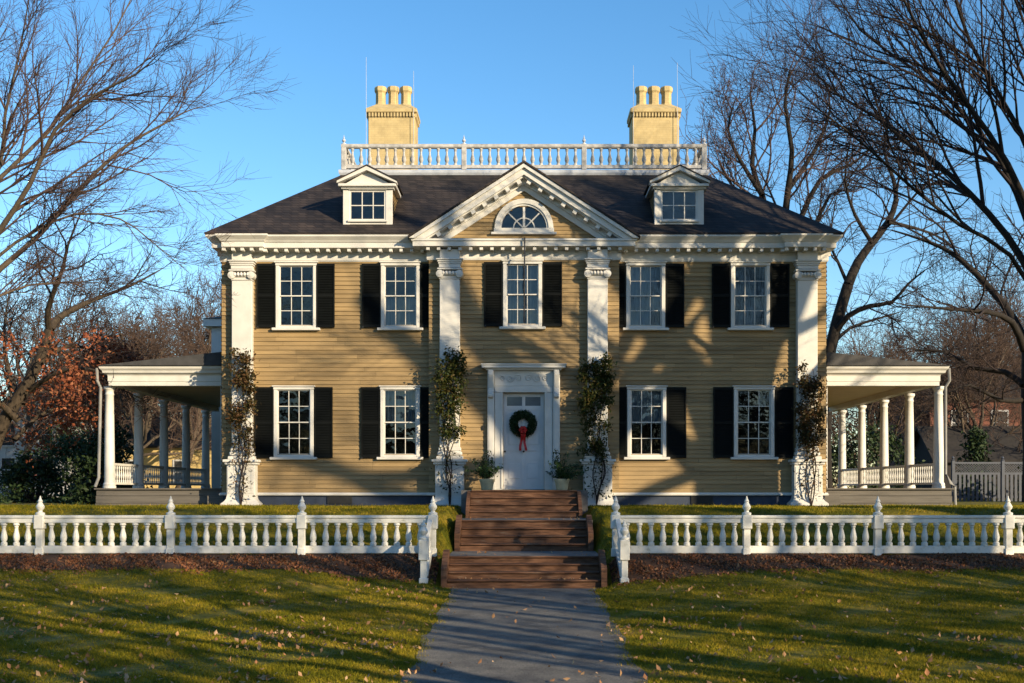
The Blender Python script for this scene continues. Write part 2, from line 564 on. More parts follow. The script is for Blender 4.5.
# ------------------------------------------------------------------ leaves / blades as numpy meshes
def quads_cloud(cent, size, rng, aspect=.6, normal=None, fold=.25):
    """folded diamond leaves: 4 verts, 2 triangles each"""
    n = len(cent)
    d = rng.normal(size=(n, 3)); d /= np.linalg.norm(d, axis=1)[:, None]
    e = rng.normal(size=(n, 3)) if normal is None else np.cross(d, normal + rng.normal(size=(n, 3)) * .35)
    e -= d * np.sum(e * d, 1)[:, None]; e /= np.linalg.norm(e, axis=1)[:, None]
    u = np.cross(d, e)
    s = np.asarray(size).reshape(-1, 1) * np.ones((n, 1))
    a = cent - d * s; b = cent + d * s
    c1 = cent + e * s * aspect + u * s * fold; c2 = cent - e * s * aspect + u * s * fold
    v = np.stack([a, c1, b, c2], 1).reshape(-1, 3)
    i = np.arange(n)[:, None] * 4
    f = np.concatenate([i + [0, 1, 2], i + [0, 2, 3]], 1).reshape(-1)
    return v, f


def leaf_object(name, cent, size, mat, parent=None, seed=0, **kw):
    rng = np.random.default_rng(seed)
    off = np.array(root_off(parent)) if parent is not None else np.zeros(3)
    v, f = quads_cloud(np.asarray(cent) - off, size, rng, **kw)
    o = bpy.data.objects.new(name, np_mesh(name, v, 3, f, mat))
    COL.objects.link(o)
    o.parent = parent
    return o


rngG = np.random.default_rng(5)


def blades(name, n, D0, D1, h0, h1, w, label, keep):
    # sample so that density falls with distance
    D = rngG.uniform(0, 1, n)
    D = D0 * (D1 / D0) ** D
    x = rngG.uniform(-.5, .5, n) * (D * 1.12 + 3) + D * .012
    y = D + CAMY
    k = keep(x, y)
    x, y, D = x[k], y[k], D[k]
    n = len(x)
    z = ground_z(x, y) - .005
    clump = .6 + .5 * np.sin(x * 5.1 + 2 * np.sin(y * 3.7)) * np.sin(y * 4.3 + 1.5 * np.sin(x * 2.9))
    patch = np.sin(x * 1.7 + 1.9 * np.sin(y * 1.1)) + np.sin(y * 2.3 + 1.7 * np.sin(x * .9 + 1)) + .8 * np.sin(x * 4.4 - y * 3.6)
    k = patch + rngG.normal(size=n) * .8 > -1.5
    x, y, D, z, clump, patch = x[k], y[k], D[k], z[k], clump[k], patch[k]
    n = len(x)
    h = rngG.uniform(h0, h1, n) * (.6 + .45 * clump + .12 * patch) * np.where(rngG.uniform(0, 1, n) < .04, 1.9, 1)
    a = rngG.uniform(0, 2 * pi, n)
    ln = rngG.uniform(.2, 1.0, n) * h
    la = rngG.uniform(0, 2 * pi, n)
    ww = w * rngG.uniform(.7, 1.3, n) * (D / 18) ** .7
    p = np.stack([x, y, z], -1)
    du = np.stack([np.cos(a), np.sin(a), np.zeros(n)], -1) * ww[:, None]
    tip = p + np.stack([np.cos(la) * ln, np.sin(la) * ln, h], -1)
    v = np.stack([p - du, p + du, tip], 1).reshape(-1, 3)
    o = bpy.data.objects.new(name, np_mesh(name, v, 3, np.arange(n * 3), M['grass']))
    COL.objects.link(o)
    tag(o, label, 'grass', None, 'stuff')


def keep_lawn(x, y):
    ax = np.abs(x)
    ph = 1.60 + .04 * np.sin(y * 1.7) + .03 * np.sin(y * 4.3 + 1)
    edge = rngG.uniform(-.20, .08, len(x)) + .05 * np.sin(y * 9)
    bedge = -9.98 + .12 * np.sin(x * 1.9) + rngG.uniform(-.12, .15, len(x))
    return (ax > ph + edge) & ~((y > bedge) & (y < -8.72 + edge)) & ~((y > -10) & (ax < 1.9))


blades('grass', 780000, 12.4, 26.4, .025, .06, .006, 'short yellow green grass of the front lawn', keep_lawn)
blades('grass', 190000, 27.2, 36.2, .03, .07, .007, 'green grass on the bank and terrace before the house', keep_lawn)

# fallen leaves
n = 2600
Dl = 12.6 * (26 / 12.6) ** rngG.uniform(0, 1, n)
xl = rngG.uniform(-.5, .5, n) * (Dl * .95 + 2)
nd = int(n * .55)
ci = rngG.integers(0, 90, nd)
Dc = 12.8 * (26 / 12.8) ** rngG.uniform(0, 1, 90); xc_ = rngG.uniform(-.5, .5, 90) * (Dc * .95)
sz = rngG.uniform(.15, .7, 90)
Dl[:nd] = Dc[ci] + rngG.normal(size=nd) * sz[ci]; xl[:nd] = xc_[ci] + rngG.normal(size=nd) * sz[ci] * 1.3
Dl = np.clip(Dl, 12.5, 26)
yl = Dl + CAMY
k = (np.abs(xl) > 1.45) | (rngG.uniform(0, 1, n) < .18)
xl, yl = xl[k], yl[k]
c = np.stack([xl, yl, ground_z(xl, yl) + .05], -1)
o = leaf_object('fallen_leaves', c, rngG.uniform(.015, .06, len(c)), M['lawnleaf'], None, 3, normal=np.array([0, 0, 1.]))
tag(o, 'pale brown leaves lying scattered over the lawn and path', 'leaves', None, 'stuff')
n = 30000
xl = rngG.uniform(2.0, 15, n) * rngG.choice([-1, 1], n)
yl = rngG.triangular(-10.35, -9.3, -8.6, n) + .14 * np.sin(xl * 1.9) + .08 * np.sin(xl * 5.3)
kk = (np.sin(xl * 3.1 + 2 * np.sin(yl * 4)) + np.sin(xl * 7.7 + yl * 6) + rngG.normal(size=n) * .9) > -.5
xl, yl = xl[kk], yl[kk]; n = len(xl)
c = np.stack([xl, yl, ground_z(xl, yl) + rngG.uniform(.01, .05, n) * rngG.uniform(.4, 1, n)], -1)
o = leaf_object('leaf_litter', c, rngG.uniform(.02, .055, n), M['litter'], None, 4, normal=np.array([0, 0, .8]))
tag(o, 'reddish brown dead leaves heaped along the foot of the fence', 'leaves', None, 'stuff')


# ------------------------------------------------------------------ the house
HX, HY = 9.44, 12.0          # half width, depth
PVX, PVY = 2.95, -0.25       # centre bay
house = thing('mansion', 'yellow clapboard mansion with white pilasters, black shutters and a pedimented centre', 'house', (0, 6, 1.7))
px2x = lambda p, D=36.0: (p - 524) * D / F
py2z = lambda p, D=36.0: EYE + (490 - p) * D / F


RC = random.Random(3)


def clap(mb, u0, u1, z0, z1, mp, holes=(), lip=.030, row=.135, clip=None):
    z = z0
    while z < z1 - 1e-4:
        zt = min(z + row, z1)
        cuts = sorted({z, zt} | {h for hh in holes for h in hh[2:] if z < h < zt})
        for a, b in zip(cuts[:-1], cuts[1:]):
            zm = (a + b) / 2
            iv = [(u0, u1)]
            hs = [(h[0], h[1]) for h in holes if h[2] < zm < h[3]]
            if clip:
                iv, hs2 = clip(zm)
                hs += hs2
            for h0, h1 in hs:
                nv = []
                for p, q in iv:
                    if h1 <= p or h0 >= q: nv.append((p, q))
                    else:
                        if p < h0: nv.append((p, h0))
                        if q > h1: nv.append((h1, q))
                iv = nv
            iv2 = []
            for p, q in iv:                       # boards with butt joints
                x = p
                while q - x > 3.2:
                    e_ = x + RC.uniform(1.4, 3.0)
                    iv2.append((x, e_ - .004)); x = e_
                iv2.append((x, q))
            for p, q in iv2:
                l2 = lip * RC.uniform(.75, 1.2)
                oa = l2 * (z + row - a) / row + .002
                ob = l2 * (z + row - b) / row + .002
                mb.add([mp(p, oa, a), mp(q, oa, a), mp(q, ob, b), mp(p, ob, b)], [(0, 1, 2, 3)])
                if a == z:
                    mb.add([mp(p, 0, a), mp(q, 0, a), mp(q, oa, a), mp(p, oa, a)], [(0, 1, 2, 3)])
        z = zt


# window table: casing outer x range (px), z range of the casing, wall plane, curtain
W2 = (7.26, 9.33)
W1 = (3.23, 5.46)
WINS = [
    (276, 317, *W2, 0.0, None), (381, 420, *W2, 0.0, 'low'), (503, 542, *W2, PVY, 'full'),
    (626, 665, *W2, 0.0, 'full'), (730.5, 769.5, *W2, 0.0, 'full'),
    (274, 314, *W1, 0.0, None), (380.5, 420, *W1, 0.0, 'top'),
    (627, 666, *W1, 0.0, 'top'), (733.5, 774, *W1, 0.0, None)]
SH = [  # shutters: px range, storey, wall plane
    (257, 276, 2, 0), (316.5, 335, 2, 0), (362, 381, 2, 0), (420, 431, 2, 0), (484, 502.5, 2, PVY), (542.5, 562, 2, PVY),
    (613.5, 625.5, 2, 0), (665.5, 684, 2, 0), (711.5, 730, 2, 0), (770, 789, 2, 0),
    (255, 273.5, 1, 0), (314.5, 333, 1, 0), (361, 380, 1, 0), (420.5, 431, 1, 0),
    (616, 626.5, 1, 0), (666.5, 686, 1, 0), (713, 733, 1, 0), (774.5, 793, 1, 0)]
holes_m, holes_p = [], []
CAS = .115
for a, b, z0, z1, yw, cu in WINS:
    D = 36 + yw
    h = (px2x(a, D) + CAS, px2x(b, D) - CAS, z0 + .09, z1 - .15)
    (holes_p if yw else holes_m).append(h)
DOOR = (-.64, .62, 2.2, 5.22)
WZ0, WZ1 = 2.12, 9.62
mb = MB()
front = lambda y: (lambda u, o, z: (u, y - o, z))
clap(mb, -HX, -PVX, WZ0, WZ1, front(0), holes_m)
clap(mb, PVX, HX, WZ0, WZ1, front(0), holes_m)
clap(mb, -PVX, PVX, WZ0, WZ1, front(PVY), holes_p + [DOOR])
mb.add([(-PVX, PVY, WZ0), (-PVX, 0, WZ0), (-PVX, 0, WZ1), (-PVX, PVY, WZ1), (PVX, PVY, WZ0), (PVX, 0, WZ0), (PVX, 0, WZ1), (PVX, PVY, WZ1)], [(0, 3, 2, 1), (4, 5, 6, 7)])
clap(mb, 0, HY, WZ0, WZ1, lambda u, o, z: (-HX - o, u, z))
clap(mb, 0, HY, WZ0, WZ1, lambda u, o, z: (HX + o, u, z))
mb.add([(-HX, HY, WZ0), (HX, HY, WZ0), (HX, HY, WZ1), (-HX, HY, WZ1)], [(0, 1, 2, 3)])
wall = mb.build('wall', M['clap'], house)
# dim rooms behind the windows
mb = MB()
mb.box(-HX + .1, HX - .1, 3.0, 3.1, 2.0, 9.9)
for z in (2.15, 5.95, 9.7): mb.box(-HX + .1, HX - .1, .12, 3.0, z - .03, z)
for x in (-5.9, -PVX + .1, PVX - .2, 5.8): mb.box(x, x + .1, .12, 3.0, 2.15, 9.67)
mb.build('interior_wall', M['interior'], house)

mb = MB()
mb.box(-HX + .03, -PVX + .02, .03, 1, 1.2, 2.03); mb.box(PVX - .02, HX - .03, .03, 1, 1.2, 2.03)
mb.box(-PVX + .03, PVX - .03, PVY + .03, 1.1, 1.2, 2.03)
mb.box(-HX + .03, HX - .03, 1.1, HY - .03, 1.2, 2.03)
found = mb.build('foundation', M['found'], house)
for a, b in ((327, 352), (691, 713)):
    mb = MB()
    xa, xb = px2x(a), px2x(b)
    mb.box(xa, xb, .0, .028, 1.76, 2.01)
    for i in range(5): mb.box(xa + .02, xb - .02, -.012, -.001, 1.78 + i * .045, 1.80 + i * .045)
    mb.build('vent', M['vent'], found)
mb = MB()
mb.sweep([(-HX, HY), (-HX, 0), (-PVX, 0), (-PVX, PVY), (PVX, PVY), (PVX, 0), (HX, 0), (HX, HY)], [(-.02, 2.03), (.06, 2.03), (.075, 2.06), (.06, 2.10), (.03, 2.12), (-.02, 2.12)])
mb.build('water_table', M['white'], house)

# frieze
mb = MB()
fz = [(-.05, 9.33), (.05, 9.33), (.05, 9.36), (.065, 9.36), (.065, 9.66), (-.05, 9.66)]
mb.sweep([(-HX, HY), (-HX, 0), (-PVX, 0), (-PVX, PVY), (PVX, PVY), (PVX, 0), (HX, 0), (HX, HY)], fz)
mb.build('frieze', M['white'], house)

# cornice with modillions
BRK = .16
CX0, CX1 = -HX - .0, HX + .0
pathL = [(-PVX - .05, 0), (-8.15, 0), (-8.15, -BRK), (-HX - BRK, -BRK), (-HX - BRK, HY)]
corn = [(-.05, 9.62), (.12, 9.62), (.16, 9.66), (.44, 9.68), (.44, 9.83), (.47, 9.85), (.50, 9.90), (.56, 9.96), (.60, 10.0), (.60, 10.05), (-.05, 10.05)]
mb = MB()
EX = 9.20
front_path = [(-EX, HY), (-EX, 0), (-8.86, 0), (-8.86, -BRK), (-8.46, -BRK), (-8.46, 0), (-PVX - .05, 0)]
mb.sweep(front_path, corn)
mb.sweep([(-x, y) for x, y in reversed(front_path)], corn)


def modillions(mb, x0, x1, y, z=9.675, pitch=.32):
    n = max(2, int(round((x1 - x0) / pitch)))
    for i in range(n + 1):
        x = x0 + (x1 - x0) * i / n
        mb.box(x - .05, x + .05, y - .39, y - .10, z - .10, z - .008)


for sgn in (-1, 1):
    xs_ = sorted((sgn * 8.0, sgn * 3.15)); modillions(mb, *xs_, 0)
    xs_ = sorted((sgn * 9.25, sgn * 8.1)); modillions(mb, *xs_, -BRK)
    for i in range(36):
        y = .2 + i * .32
        a, b = sorted((sgn * (HX + .02), sgn * (9.2 + .42)))
        mb.box(a, b, y - .065, y + .065, 9.545, 9.663)
mb.build('cornice', M['white'], house)

# roof
E = .62 + .0
ex, ey0, ey1, ez = 9.82, -.62, HY + .7, 10.06
dx, dy0, dy1, dz = 6.15, 3.3, HY - 3.3 + .1, 12.98
mb = MB()
SL = (dz - ez - .05) / (dy0 - ey0)
roof_z = lambda y: ez + .05 + SL * (y - ey0)
NX, NY = 3.2, .35                              # the slope is left open under the pediment's own roof
za_, zn = ez + .05, roof_z(NY)
vs = [(-ex, ey0, za_), (-NX, ey0, za_), (-2.0, NY, zn), (2.0, NY, zn), (NX, ey0, za_), (ex, ey0, za_), (dx, dy0, dz), (2.0, dy0, dz), (-2.0, dy0, dz), (-dx, dy0, dz),
      (ex, ey1, za_), (-ex, ey1, za_), (dx, dy1, dz), (-dx, dy1, dz)]
mb.add(vs, [(0, 1, 2, 8, 9), (2, 3, 7, 8), (3, 4, 5, 6, 7), (5, 10, 12, 6), (10, 11, 13, 12), (11, 0, 9, 13), (9, 8, 7, 6, 12, 13)])
for x0_, x1_ in ((-ex, -NX), (NX, ex)): mb.add([(x0_, ey0, ez), (x1_, ey0, ez), (x1_, ey0, za_), (x0_, ey0, za_)], [(0, 1, 2, 3)])
for x_ in (-ex, ex): mb.add([(x_, ey0, ez), (x_, ey1, ez), (x_, ey1, za_), (x_, ey0, za_)], [(0, 1, 2, 3)])
roof = mb.build('roof', M['slate'], house)

# pediment ---------------------------------------------------------------
PY = PVY                                     # wall plane of the gable
ped = MB()
HPW = 3.42
pz0 = 9.90
pcor = [(-.05, 9.62), (.12, 9.62), (.16, 9.66), (.46, 9.68), (.46, 9.82), (.50, 9.84), (.50, pz0), (-.05, pz0)]
ped.sweep([(-PVX, 1.0), (-PVX, PY), (PVX, PY), (PVX, 1.0)], pcor)
modillions(ped, -PVX + .0, PVX - .0, PY)
apex = 12.18
zb = pz0 + .0
run = HPW + .10
slope = math.atan2(apex - zb, run)


def rake(mb, sgn, o0, o1, y0, y1):
    """band between perpendicular offsets o0 (upper) and o1 (lower) below the outer gable line"""
    c, s_ = cos(slope), sin(slope)
    dv0, dv1 = o0 / c, o1 / c
    pts = [(sgn * run, zb - dv0 + .0), (0, apex - dv0), (0, apex - dv1), (sgn * run, zb - dv1)]
    # clip the lower end on the horizontal cornice
    def onz(dv):
        xx = run - (max(zb + .004 - (zb - dv), 0)) / (s_ / c)
        return (sgn * xx, max(zb - dv, zb + .004))
    pts[0] = onz(dv0); pts[3] = onz(dv1)
    if sgn < 0: pts = [pts[3], pts[2], pts[1], pts[0]]
    else: pts = [pts[0], pts[1], pts[2], pts[3]]
    mb.prism_y(pts, y0, y1)


for sgn in (-1, 1):
    rake(ped, sgn, .0, .10, PY - .58, PY + .3)
    rake(ped, sgn, .10, .27, PY - .50, PY + .3)
    rake(ped, sgn, .27, .31, PY - .42, PY + .3)
    rake(ped, sgn, .31, .44, PY - .16, PY + .1)
    rake(ped, sgn, .44, .60, PY - .09, PY + .1)
    L = run / cos(slope)
    nmod = 10
    for i in range(1, nmod):
        t = i / nmod
        x = run * (1 - t)
        z = zb + (apex - zb) * t
        c, s_ = cos(slope), sin(slope)
        w, a, b = .065, .31, .42
        quad = []
        for du, dp in ((-w, a), (w, a), (w, b), (-w, b)):
            quad.append((sgn * (x - du * c - dp * s_), z + du * s_ - dp * c))
        if quad[2][1] < zb + .05: continue
        if sgn > 0: quad = quad[::-1] if False else quad
        ped.prism_y(quad, PY - .42, PY - .162)
pedo = ped.build('pediment', M['white'], house)
mb = MB()
FCX, FCZ, FR, FRI = 0.0, 10.31, .91, .71


def gclip(z):
    hw = (apex - .45 / cos(slope) - z) / tan(slope)
    hs = []
    if FCZ < z < FCZ + FRI: hs.append((-sqrt(FRI ** 2 - (z - FCZ) ** 2), sqrt(FRI ** 2 - (z - FCZ) ** 2)))
    return ([(-hw, hw)] if hw > 0 else []), hs


clap(mb, -3, 3, pz0, apex - .5, front(PY), clip=gclip, lip=.026, row=.12)
mb.build('gable_wall', M['clap_gable'], pedo)
mb = MB()
backy = 2.4
for sgn in (-1, 1):
    r2 = run + .03
    a = (sgn * r2, PY - .62, zb - .0); b = (0, PY - .62, apex + .02); c = (0, backy, apex + .02); d = (sgn * r2, backy, zb)
    vs = [a, b, c, d] + [(p[0], p[1], p[2] + .06) for p in (a, b, c, d)]
    mb.add(vs, [(0, 1, 2, 3), (4, 7, 6, 5), (0, 4, 5, 1), (1, 5, 6, 2), (2, 6, 7, 3), (3, 7, 4, 0)])
mb.build('gable_roof', M['slate'], pedo)


# fanlight in the pediment
def arc(r, n=28): return [(FCX + r * cos(pi * i / n), FCZ + r * sin(pi * i / n)) for i in range(n + 1)]


def arcband(mb, r0, r1, y0, y1, n=28):
    A, B = arc(r0, n), arc(r1, n)
    for i in range(n):
        mb.prism_y([A[i], B[i], B[i + 1], A[i + 1]], y0, y1)


mb = MB()
arcband(mb, .76, FR, PY - .10, PY + .05); arcband(mb, .70, .757, PY - .06, PY + .05)
mb.box(-FR - .02, FR + .02, PY - .12, PY + .05, FCZ - .13, FCZ - .002)
mb.box(-FR - .10, FR + .10, PY - .15, PY + .05, FCZ - .19, FCZ - .132)
fan = mb.build('window', M['white'], pedo, True)
fan['label'] = 'half round fanlight window'
mb = MB()
arcband(mb, .31, .345, PY - .02, PY + .03)
for a in (45, 90, 135):
    a = radians(a); w = .018 if a != radians(90) else .035
    d = (cos(a), sin(a)); nn = (-d[1] * w, d[0] * w)
    r0, r1 = (.0, .70) if w > .03 else (.02, .70)
    p = [(d[0] * r0 + nn[0], FCZ + d[1] * r0 + nn[1]), (d[0] * r0 - nn[0], FCZ + d[1] * r0 - nn[1]), (d[0] * r1 - nn[0], FCZ + d[1] * r1 - nn[1]), (d[0] * r1 + nn[0], FCZ + d[1] * r1 + nn[1])]
    mb.prism_y(p, PY - .025, PY + .028)
mb.build('sash', M['white'], fan)
mb = MB()
A = arc(.715)
mb.add([(x, PY + .01, z) for x, z in A], [tuple(range(len(A)))])
mb.build('pane', M['glass'], fan)
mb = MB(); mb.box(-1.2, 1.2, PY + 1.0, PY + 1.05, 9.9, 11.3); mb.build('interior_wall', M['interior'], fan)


# windows ----------------------------------------------------------------
def sash_mesh(mb, x0, x1, z0, z1, y, cols, rows, st=.035, mu=.011):
    mb.box(x0, x0 + st, y, y + .035, z0, z1); mb.box(x1 - st, x1, y, y + .035, z0, z1)
    mb.box(x0 + st, x1 - st, y, y + .035, z0, z0 + st); mb.box(x0 + st, x1 - st, y, y + .035, z1 - st, z1)
    for i in range(1, cols):
        x = x0 + st + (x1 - x0 - 2 * st) * i / cols
        mb.box(x - mu, x + mu, y + .003, y + .032, z0 + st, z1 - st)
    for j in range(1, rows):
        z = z0 + st + (z1 - z0 - 2 * st) * j / rows
        mb.box(x0 + st, x1 - st, y + .005, y + .030, z - mu, z + mu)


def window(parent, x0, x1, z0, z1, yw, curtain=None):
    mb = MB()
    y0 = yw - .075
    mb.bbox(x0, x0 + CAS, y0, yw + .10, z0, z1 - .13, .01); mb.bbox(x1 - CAS, x1, y0, yw + .10, z0, z1 - .13, .01)
    mb.box(x0 + CAS, x1 - CAS, y0 + .01, yw + .10, z0, z0 + .07)
    mb.bbox(x0 - .01, x1 + .01, y0 - .012, yw + .10, z1 - .128, z1 - .045, .008)
    mb.bbox(x0 - .05, x1 + .05, y0 - .05, yw + .02, z1 - .043, z1 - .004, .01)
    w = mb.build('window', M['white'], parent)
    gx0, gx1, gz0, gz1 = x0 + CAS - .002, x1 - CAS + .002, z0 + .068, z1 - .126
    zm = (gz0 + gz1) / 2
    mb = MB()
    sash_mesh(mb, gx0, gx1, zm - .018, gz1, yw - .015, 3, 2)
    sash_mesh(mb, gx0, gx1, gz0, zm + .018, yw + .024, 3, 2)
    mb.build('sash', M['white'], w)
    mb = MB()
    for a, b, y in ((zm, gz1 - .02, yw + .004), (gz0 + .02, zm, yw + .043)):
        for i in range(3):
            for j in range(2):
                xa = gx0 + .03 + (gx1 - gx0 - .06) * i / 3; xb = gx0 + .03 + (gx1 - gx0 - .06) * (i + 1) / 3
                za = a + (b - a) * j / 2; zb_ = a + (b - a) * (j + 1) / 2
                t1, t2 = RW.uniform(-.006, .006), RW.uniform(-.006, .006)
                mb.add([(xa, y - t1, za - .0), (xb, y + t1, za), (xb, y + t1 + t2, zb_), (xa, y - t1 + t2, zb_)], [(0, 1, 2, 3)])
    mb.build('pane', M['glass'], w)
    mb = MB()
    mb.bbox(x0 - .11, x1 + .11, yw - .16, yw + .01, z0 - .085, z0 - .004, .012)
    mb.build('sill', M['white'], w)
    if curtain:
        za, zb_ = {'full': (gz0, gz1), 'low': (gz0, zm), 'top': (zm - .05, gz1)}[curtain]
        mb = MB()
        n = 30
        vs = []
        for i in range(n + 1):
            x = gx0 + (gx1 - gx0) * i / n
            y = yw + .14 + .02 * sin(i * 1.9) + .01 * sin(i * .7)
            vs += [(x, y, za), (x, y, zb_)]
        mb.add(vs, [(2 * i, 2 * i + 2, 2 * i + 3, 2 * i + 1) for i in range(n)])
        mb.build('curtain', M['curtain'], w, True)
    return w


RW = random.Random(11)
for a, b, z0, z1, yw, cu in WINS:
    window(house, px2x(a, 36 + yw), px2x(b, 36 + yw), z0, z1, yw, cu)


def shutter(x0, x1, z0, z1, yw):
    mb = MB()
    y0, y1 = yw - .085, yw - .045
    st = .045
    mb.bbox(x0, x0 + st, y0, y1, z0, z1, .006); mb.bbox(x1 - st, x1, y0, y1, z0, z1, .006)
    zm = z0 + (z1 - z0) * .48
    for a, b in ((z0, z0 + .09), (zm, zm + .08), (z1 - .08, z1)): mb.box(x0 + st, x1 - st, y0 + .004, y1 - .004, a, b)
    for a, b in ((z0 + .09, zm), (zm + .08, z1 - .08)):
        n = int((b - a) / .05)
        for i in range(n):
            z = a + (b - a) * (i + .5) / n
            mb.add([(x0 + st, y0 + .008, z - .02), (x1 - st, y0 + .008, z - .02), (x1 - st, y1 - .004, z + .022), (x0 + st, y1 - .004, z + .022)], [(0, 1, 2, 3)])
    mb.box(x0 + st, x1 - st, y1 - .003, y1, z0 + .05, z1 - .05)
    s = mb.build('shutter', M['shutter'], house)
    mb = MB(); mb.box(x0 + .02, x0 + .06, yw - .10, yw - .086, z0 - .03, z0 + .04); mb.build('shutter_catch', M['iron'], s)


for a, b, fl, yw in SH:
    z0, z1 = (7.27, 9.26) if fl == 2 else (3.2, 5.41)
    shutter(px2x(a, 36 + yw), px2x(b, 36 + yw), z0, z1, yw)


# pilasters ---------------------------------------------------------------
def pilaster(cx, yw):
    w = .31
    y0 = yw - .26
    mb = MB()
    mb.bbox(cx - w, cx + w, y0, yw + .01, 3.52, 8.70, .012)
    mb.bbox(cx - w - .035, cx + w + .035, y0 - .035, yw + .01, 3.40, 3.52, .02)
    mb.bbox(cx - w - .07, cx + w + .07, y0 - .07, yw + .01, 3.25, 3.40, .04)
    mb.bbox(cx - w - .10, cx + w + .10, y0 - .10, yw + .01, 3.145, 3.25, .012)
    p = mb.build('pilaster', M['white'], house, True)
    mb = MB()
    mb.bbox(cx - w - .24, cx + w + .24, y0 - .20, yw + .01, 3.06, 3.145, .015)
    mb.bbox(cx - w - .19, cx + w + .19, y0 - .155, yw + .01, 2.98, 3.06, .02)
    mb.bbox(cx - w - .13, cx + w + .13, y0 - .10, yw + .01, 2.0, 2.98, .012)
    # raised margins of the pedestal panel
    f = y0 - .10
    for a, b, c, d in ((-.40, -.32, 2.1, 2.92), (.32, .40, 2.1, 2.92), (-.318, .318, 2.1, 2.17), (-.318, .318, 2.85, 2.92)):
        mb.box(cx + a, cx + b, f - .014, f + .005, c, d)
    # flared plinth
    prof = [(.13, 2.02), (.145, 1.93), (.19, 1.86), (.26, 1.80), (.28, 1.78), (.28, 1.62), (-.05, 1.62), (-.05, 2.02)]
    mb.sweep([(cx - w, yw), (cx - w, y0 + .03), (cx + w, y0 + .03), (cx + w, yw)], prof)
    mb.build('pedestal', M['white'], p)
    mb = MB()
    # necking, Ionic volutes, abacus, mouldings and the entablature block above
    mb.bbox(cx - w - .02, cx + w + .02, y0 - .02, yw + .01, 8.70, 8.735, .008)
    mb.bbox(cx - w - .005, cx + w + .005, y0 - .01, yw + .01, 8.737, 8.80, .006)
    mb.bbox(cx - w - .03, cx + w + .03, y0 - .06, yw + .01, 8.80, 8.93, .03)
    for sg in (-1, 1):
        for R, yy in ((.115, y0 - .08), (.085, y0 - .093), (.05, y0 - .106)):
            n = 18
            cxx = cx + sg * (w - .01)
            ring = [(cxx + R * cos(2 * pi * i / n), 8.86 + R * sin(2 * pi * i / n)) for i in range(n)]
            mb.prism_y(ring, yy, yw - .02 if R > .11 else y0 - .05)
    for i in range(5):
        x = cx - .2 + i * .1
        mb.lathe([(.01, 8.82), (.045, 8.85), (.05, 8.89), (.03, 8.94)], x, y0 - .06, 8)
    mb.bbox(cx - w - .08, cx + w + .08, y0 - .09, yw + .01, 8.98, 9.035, .012)
    mb.bbox(cx - w - .02, cx + w + .02, y0 - .03, yw + .01, 9.055, 9.16, .006)
    mb.bbox(cx - w - .045, cx + w + .045, y0 - .05, yw + .01, 9.163, 9.22, .006)
    mb.bbox(cx - w - .07, cx + w + .07, y0 - .075, yw + .01, 9.222, 9.28, .008)
    mb.bbox(cx - w - .11, cx + w + .11, y0 - .11, yw + .01, 9.282, 9.325, .01)
    mb.bbox(cx - w - .0, cx + w + .0, y0 - .0, yw + .01, 9.327, 9.618, .006)
    mb.build('capital', M['white'], p, True)


for cx, yw in ((-8.76, 0), (8.80, 0), (-2.29, PVY), (2.27, PVY)): pilaster(cx, yw)

# roof balustrade ----------------------------------------------------------
BY = 3.35
mb = MB()
# base band round the deck and rails
loop = [(-6.15, dy1), (-6.15, BY), (6.15, BY), (6.15, dy1)]
mb.sweep(loop + [], [(-.10, 12.92), (.12, 12.92), (.16, 13.0), (.16, 13.10), (.06, 13.12), (-.10, 13.12)])
base = mb.build('deck_curb', M['lead'], house)
mb = MB()
mb.sweep(loop, [(-.06, 13.18), (.06, 13.18), (.06, 13.29), (-.06, 13.29)])
mb.sweep(loop, [(-.05, 13.86), (.05, 13.86), (.09, 13.90), (.09, 13.98), (.07, 14.0), (-.07, 14.0), (-.09, 13.98), (-.09, 13.90)])
bal = mb.build('balustrade', M['white_old_shade'], house)
bprof = [(.05, 13.29), (.05, 13.34), (.03, 13.36), (.05, 13.42), (.062, 13.47), (.055, 13.53), (.032, 13.64), (.026, 13.72), (.03, 13.76), (.045, 13.78), (.03, 13.80), (.045, 13.82), (.045, 13.86)]
bprof = [(r * 1.3, z - 13.29) for r, z in bprof]
bal_me = MB().lathe(bprof, 0, 0, 10).mesh('baluster', M['white_old_shade'], True)
mbp = MB(); mbp.bbox(-.085, .085, -.085, .085, 0, .85, .012); post_me = mbp.mesh('post', M['white_old_shade'])
fprof = [(.085, 0), (.085, .03), (.03, .05), (.028, .07), (.068, .12), (.06, .16), (.024, .20), (.034, .22), (.014, .26), (.005, .33)]
fin_me = MB().lathe(fprof, 0, 0, 10).mesh('finial', M['lead'], True)
postx = (-6.15, -2.05, 2.05, 6.15)
for x in postx:
    inst(post_me, 'post', bal, (x, BY, 13.13)); inst(fin_me, 'finial', bal, (x, BY, 14.0))
for a, b in zip(postx[:-1], postx[1:]):
    for i in range(1, 14): inst(bal_me, 'baluster', bal, (a + (b - a) * i / 14, BY, 13.29))
for sgn in (-1, 1):
    inst(post_me, 'post', bal, (sgn * 6.15, dy1, 13.13)); inst(fin_me, 'finial', bal, (sgn * 6.15, dy1, 14.0))
    for i in range(1, 15): inst(bal_me, 'baluster', bal, (sgn * 6.15, BY + (dy1 - BY) * i / 15, 13.29))

